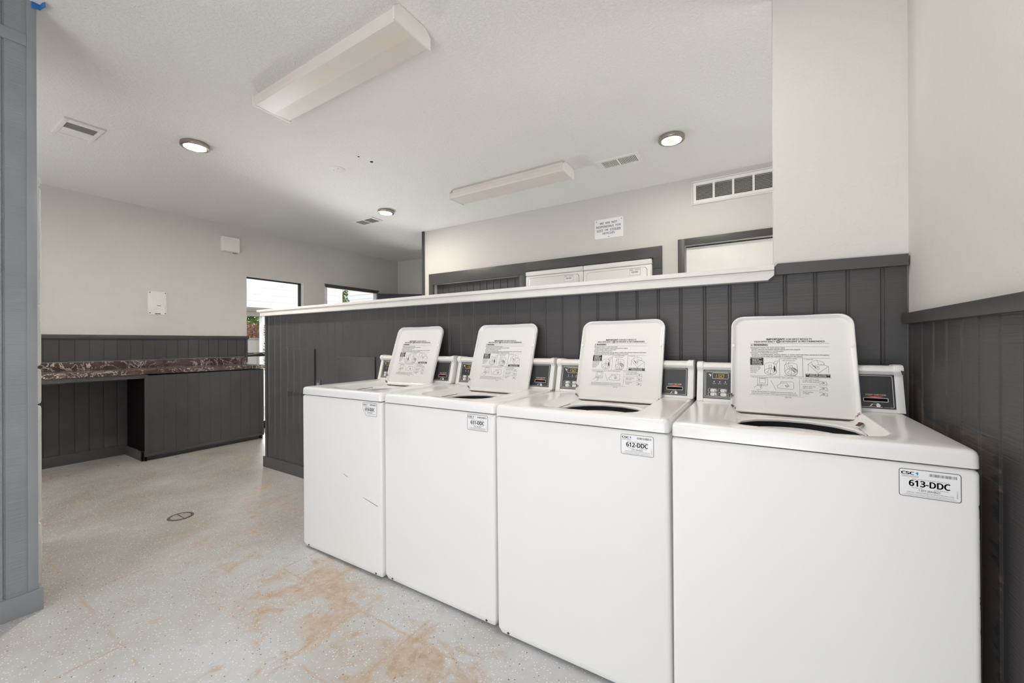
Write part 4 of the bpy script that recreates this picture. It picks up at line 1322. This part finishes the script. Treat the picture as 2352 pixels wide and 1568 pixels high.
t = thing('ceiling_vent', 'square white exhaust vent on the ceiling at far left with grey mesh strip', 'vent', (-3.985, 0.778, ZC), 'ceiling vents')
mb = MB()
a, b = 0.165, 0.096
mb.box(-a, a, -b, -b + 0.022, -0.014, 0).box(-a, a, b - 0.022, b, -0.014, 0).box(-a, -a + 0.045, -b + 0.022, b - 0.022, -0.014, 0).box(a - 0.05, a, -b + 0.022, b - 0.022, -0.014, 0)
mb.build('frame', M['fixture_white'], t, bevel=0.002)
MB().box(0.002, a - 0.05, -b + 0.022, b - 0.022, -0.007, -0.003).build('mesh_strip', M['vent_grey'], t)
MB().box(-a + 0.045, 0.002, -b + 0.022, b - 0.022, -0.010, -0.002).build('lamp_cover', M['white_trim'], t)
t = thing('ceiling_vent', 'white ceiling vent with two grey mesh panels beside the farthest lamp', 'vent', (-4.018, 3.205, ZC), 'ceiling vents')
a, b = 0.176, 0.088
mb = MB().box(-a, a, -b, -b + 0.02, -0.010, 0).box(-a, a, b - 0.02, b, -0.010, 0).box(-a, -a + 0.03, -b + 0.02, b - 0.02, -0.010, 0).box(a - 0.03, a, -b + 0.02, b - 0.02, -0.010, 0).box(-0.008, 0.008, -b + 0.02, b - 0.02, -0.010, 0)
mb.build('frame', M['fixture_white'], t, bevel=0.0015)
MB().box(-a + 0.03, -0.008, -b + 0.02, b - 0.02, -0.006, -0.002).build('mesh_panel', M['vent_grey'], t)
MB().box(0.008, a - 0.03, -b + 0.02, b - 0.02, -0.006, -0.002).build('mesh_panel', M['vent_brown'], t)
t = thing('ceiling_vent', 'white slotted register on the ceiling at right beside the lit lamp', 'vent', (-0.946, 3.238, ZC), 'ceiling vents')
a, b = 0.173, 0.092
mb = MB().box(-a, a, -b, -b + 0.03, -0.008, 0).box(-a, a, b - 0.03, b, -0.008, 0).box(-a, -a + 0.04, -b + 0.03, b - 0.03, -0.008, 0).box(a - 0.03, a, -b + 0.03, b - 0.03, -0.008, 0).box(-0.012, 0.004, -b + 0.03, b - 0.03, -0.008, 0)
mb.build('frame', M['fixture_white'], t, bevel=0.001)
mb = MB()
for i in range(24):
    x = -a + 0.044 + i * 0.0117
    if not -0.016 < x < 0.006:
        mb.box(x, x + 0.0050, -b + 0.03, b - 0.03, -0.007, -0.0015)
mb.build('louvres', M['fixture_white'], t)
MB().box(-a + 0.035, a - 0.025, -b + 0.025, b - 0.025, -0.0012, -0.0004).build('duct_back', M['grille_dark'], t)

t = thing('cover_plate', 'round white blank cover plate on the ceiling near the small holes', 'cover plate', (-3.03, 2.11, ZC))
MB().lathe((0, 0, 0), (0, 0, -1), [(0.062, 0), (0.062, 0.004), (0.058, 0.007)], 36).build('plate', M['ceiling'], t, smooth=True)
for u in (-0.028, 0.028):
    MB().lathe((u, -0.012, -0.0065), (0, 0, -1), [(0.004, 0), (0.004, 0.0015)], 8).build('screw', M['grey_ink'], t)
for x, y, r, lab in ((-2.672, 2.174, 0.014, 'larger dark hole in the ceiling near the blank cover plate'), (-2.684, 2.058, 0.009, 'smaller dark hole in the ceiling near the blank cover plate')):
    o = MB().lathe((0, 0, 0), (0, 0, -1), [(r, 0), (r * 0.8, 0.0012)], 18).build('ceiling_hole', M['hole'], None)
    o.location = (x, y, ZC)
    tag(o, lab, 'hole', 'holes in the ceiling')

t = thing('masking_tape', 'scrap of blue masking tape at the ceiling above the left wall', 'tape', (XCOL + 0.0085, 0.400, 2.60))
m = MB().loft([[(0, -0.02, 0.0), (0.0006, -0.02, 0.0), (0.0006, 0.004, 0.004), (0, 0.004, 0.004)], [(0, -0.02, 0.028), (0.0006, -0.02, 0.028), (0.0006, 0.004, 0.028), (0, 0.004, 0.028)]])
m.build('stuck_end', M['tape_blue'], t)
m = MB().loft([[(0.0, 0.003, 0.003), (0.03, 0.006, 0.000), (0.046, 0.012, 0.004), (0.052, 0.010, 0.022), (0.03, 0.006, 0.0265), (0.0, 0.003, 0.028)],
               [(0.0, 0.0038, 0.003), (0.03, 0.0068, 0.000), (0.046, 0.0128, 0.004), (0.052, 0.0108, 0.022), (0.03, 0.0068, 0.0265), (0.0, 0.0038, 0.028)]])
m.build('loose_flap', M['tape_blue'], t)

# ------------------------------------------------------------------ things on the floor
t = thing('floor_drain', 'small round floor drain with slotted grate in the grey floor', 'drain', (-3.265, 1.10, 0))
MB().lathe((0, 0, 0), (0, 0, 1), [(0.070, 0.0), (0.068, 0.003), (0.056, 0.0035), (0.055, 0.001)], 36, True, True).build('ring', M['grime'], t, smooth=True)
mb = MB()
for i in range(-3, 4):
    x = i * 0.015
    h = math.sqrt(max(0, 0.053 ** 2 - x * x))
    mb.box(x - 0.0035, x + 0.0035, -h, -0.004, 0.001, 0.0026).box(x - 0.0035, x + 0.0035, 0.004, h, 0.001, 0.0026)
mb.build('grate', M['concrete'], t)
lf = MB().loft([[(-0.024, 0, 0.002), (-0.008, -0.011, 0.008), (0.012, -0.010, 0.004), (0.026, 0.002, 0.010), (0.010, 0.012, 0.006), (-0.010, 0.010, 0.003)],
                [(-0.024, 0, 0.0028), (-0.008, -0.011, 0.0088), (0.012, -0.010, 0.0048), (0.026, 0.002, 0.0108), (0.010, 0.012, 0.0068), (-0.010, 0.010, 0.0038)]]) \
    .build('dry_leaf', M['dead_leaf'], None)
lf.location = (-5.131, 1.255, -0.002)
tag(lf, 'curled dry brown leaf on the floor in front of the counter', 'leaf')
lf2 = lf.copy()
COL.objects.link(lf2)
lf2.location = (-1.063, 0.95, -0.002)
lf2.rotation_euler = (0, 0, 1.1)
lf2.scale = (0.32, 0.32, 0.32)
tag(lf2, 'tiny dark dry crumb on the floor at the bottom of the view', 'leaf')

# ------------------------------------------------------------------ outside
def lap_siding(mb, axis, face, out, u0, u1, z0, z1, pitch=0.125):
    z = z0
    def P(u, d, z):
        return (face + out * d, u, z) if axis == 'x' else (u, face + out * d, z)
    while z < z1:
        t = min(z + pitch, z1)
        mb.quad(P(u0, 0.018, z), P(u1, 0.018, z), P(u1, 0.0, t), P(u0, 0.0, t))
        mb.quad(P(u0, 0.018, z), P(u1, 0.018, z), P(u1, 0.0, z), P(u0, 0.0, z))
        z += pitch
    return mb
t = thing('neighbour_building', 'white lap-sided building over a taupe beam outside the glass door', 'building', (-7.8, 4.0, 0))
m = lap_siding(MB(), 'x', -7.8, 1, 1.2, 5.53, 1.80, 4.2)
m.v = [(x + 7.8, y - 4.0, z) for x, y, z in m.v]
m.build('lap_siding', M['siding_white'], t)
MB().box(-0.10, 0.02, -2.8, 1.53, 1.64, 1.80).box(-0.10, 0.045, -2.8, 1.53, 1.73, 1.745).build('beam', M['taupe'], t)
MB().box(-0.14, -0.005, -2.8, 1.53, 1.80, 4.2).box(0.0, 0.02, 1.46, 1.53, 1.8, 4.2).build('wall_core', M['siding_white'], t)
MB().box(-0.09, 0.01, -0.145, -0.045, -0.03, 1.64).build('post', M['siding_white'], t, bevel=0.004)
t = thing('far_building', 'white lap-sided wall beyond the tree seen through the alcove window', 'building', (-11.5, 9.1, 0))
m = lap_siding(MB(), 'y', 9.1, -1, -16, -8.2, -0.03, 5.0, 0.15)
m.v = [(x + 11.5, y - 9.1, z) for x, y, z in m.v]
m.build('lap_siding', M['siding_white'], t)
MB().box(-4.5, 3.3, 0.03, 0.2, -0.03, 5.0).build('wall_core', M['siding_white'], t)

def leaves(n, c, r, size, rnd, bias=1.0):
    mb = MB()
    for _ in range(n):
        while True:
            p = Vector((rnd.uniform(-1, 1), rnd.uniform(-1, 1), rnd.uniform(-1, 1)))
            if p.length < 1:
                break
        p = p.normalized() * (p.length ** bias)
        q = Vector((c[0] + p.x * r[0], c[1] + p.y * r[1], c[2] + p.z * r[2]))
        a = Vector((rnd.uniform(-1, 1), rnd.uniform(-1, 1), rnd.uniform(-1, 1))).normalized()
        b = a.cross(Vector((rnd.uniform(-1, 1), rnd.uniform(-1, 1), rnd.uniform(-1, 1)))).normalized()
        s = size * rnd.uniform(0.6, 1.3)
        mb.poly([q - a * s, q - b * s * 0.5, q + a * s, q + b * s * 0.5])
    return mb
rnd = random.Random(11)
def tree(loc, label, crowns, trunk, n, size, cat='tree'):
    t = thing('tree' if cat == 'tree' else 'shrub', label, cat, loc)
    MB().tube(trunk, [0.09, 0.07, 0.04][:len(trunk)], 8).build('trunk', M['bark'], t, smooth=True)
    mb = {}
    for c, r, mat in crowns:
        o = leaves(n, c, r, size, rnd, 0.75)
        o.build('foliage', M[mat], t, fix=False)
    return t
tree((-15.2, 7.4, -0.03), 'green leafy tree outside, beyond the glass door', [((0.0, 0.2, 2.2), (0.9, 0.9, 1.1), 'leaf_green')], [(0, 0, 0), (0.1, 0.2, 1.2), (0.0, 0.3, 2.2)], 3200, 0.075)
tree((-13.0, 6.15, -0.03), 'rusty red shrub outside, beside the green tree', [((0, 0, 1.05), (0.45, 0.33, 0.72), 'leaf_red')], [(0, 0, 0), (0, 0, 0.5), (0, 0, 0.9)], 2200, 0.042, 'shrub')
tree((-10.6, 7.7, -0.03), 'leafy green tree outside the alcove window', [((0.0, -0.35, 2.3), (0.40, 0.35, 0.7), 'leaf_green'), ((0.75, 0.6, 3.0), (0.8, 0.55, 0.25), 'leaf_green'), ((1.7, 1.0, 2.5), (0.22, 0.22, 0.5), 'leaf_green')],
     [(0, 0, 0), (0.0, -0.1, 1.3), (0.2, 0, 2.4)], 900, 0.05)
t = thing('utility_cabinet', 'taupe utility cabinet outside the glass door with a blue-grey plate', 'cabinet', (-10.9, 5.35, -0.03))
MB().box(-0.25, 0.25, -0.22, 0.22, 0, 1.27).build('body', M['cabinet_taupe'], t, bevel=0.01)
MB().box(-0.27, 0.27, -0.24, 0.24, 1.27, 1.30).build('lid', M['taupe'], t)
MB().box(0.25, 0.256, -0.14, 0.02, 1.09, 1.15).build('name_plate', M['bluegrey'], t)
MB().box(0.25, 0.33, -0.18, 0.0, 0.0, 0.62).build('meter_box', M['bluegrey'], t)
v = leaves(90, (0, 0, 0), (0.012, 0.035, 0.55), 0.022, rnd, 1.0).build('vine', M['bark'], None, fix=False)
v.location = (-7.755, 3.90, 1.05)
tag(v, 'thin dry vine climbing the white post outside', 'vine')
gr = leaves(500, (-9.5, 4.75, 0.12), (1.0, 0.36, 0.20), 0.05, rnd, 1.0).build('grass', M['leaf_lime'], None, fix=False)
tag(gr, 'bright green grass outside beyond the glass door', 'grass', kind='stuff')
for o in bpy.data.objects:
    if o.type == 'MESH' and o.parent is None and 'label' not in o:
        o['label'] = o.name.replace('_', ' ')
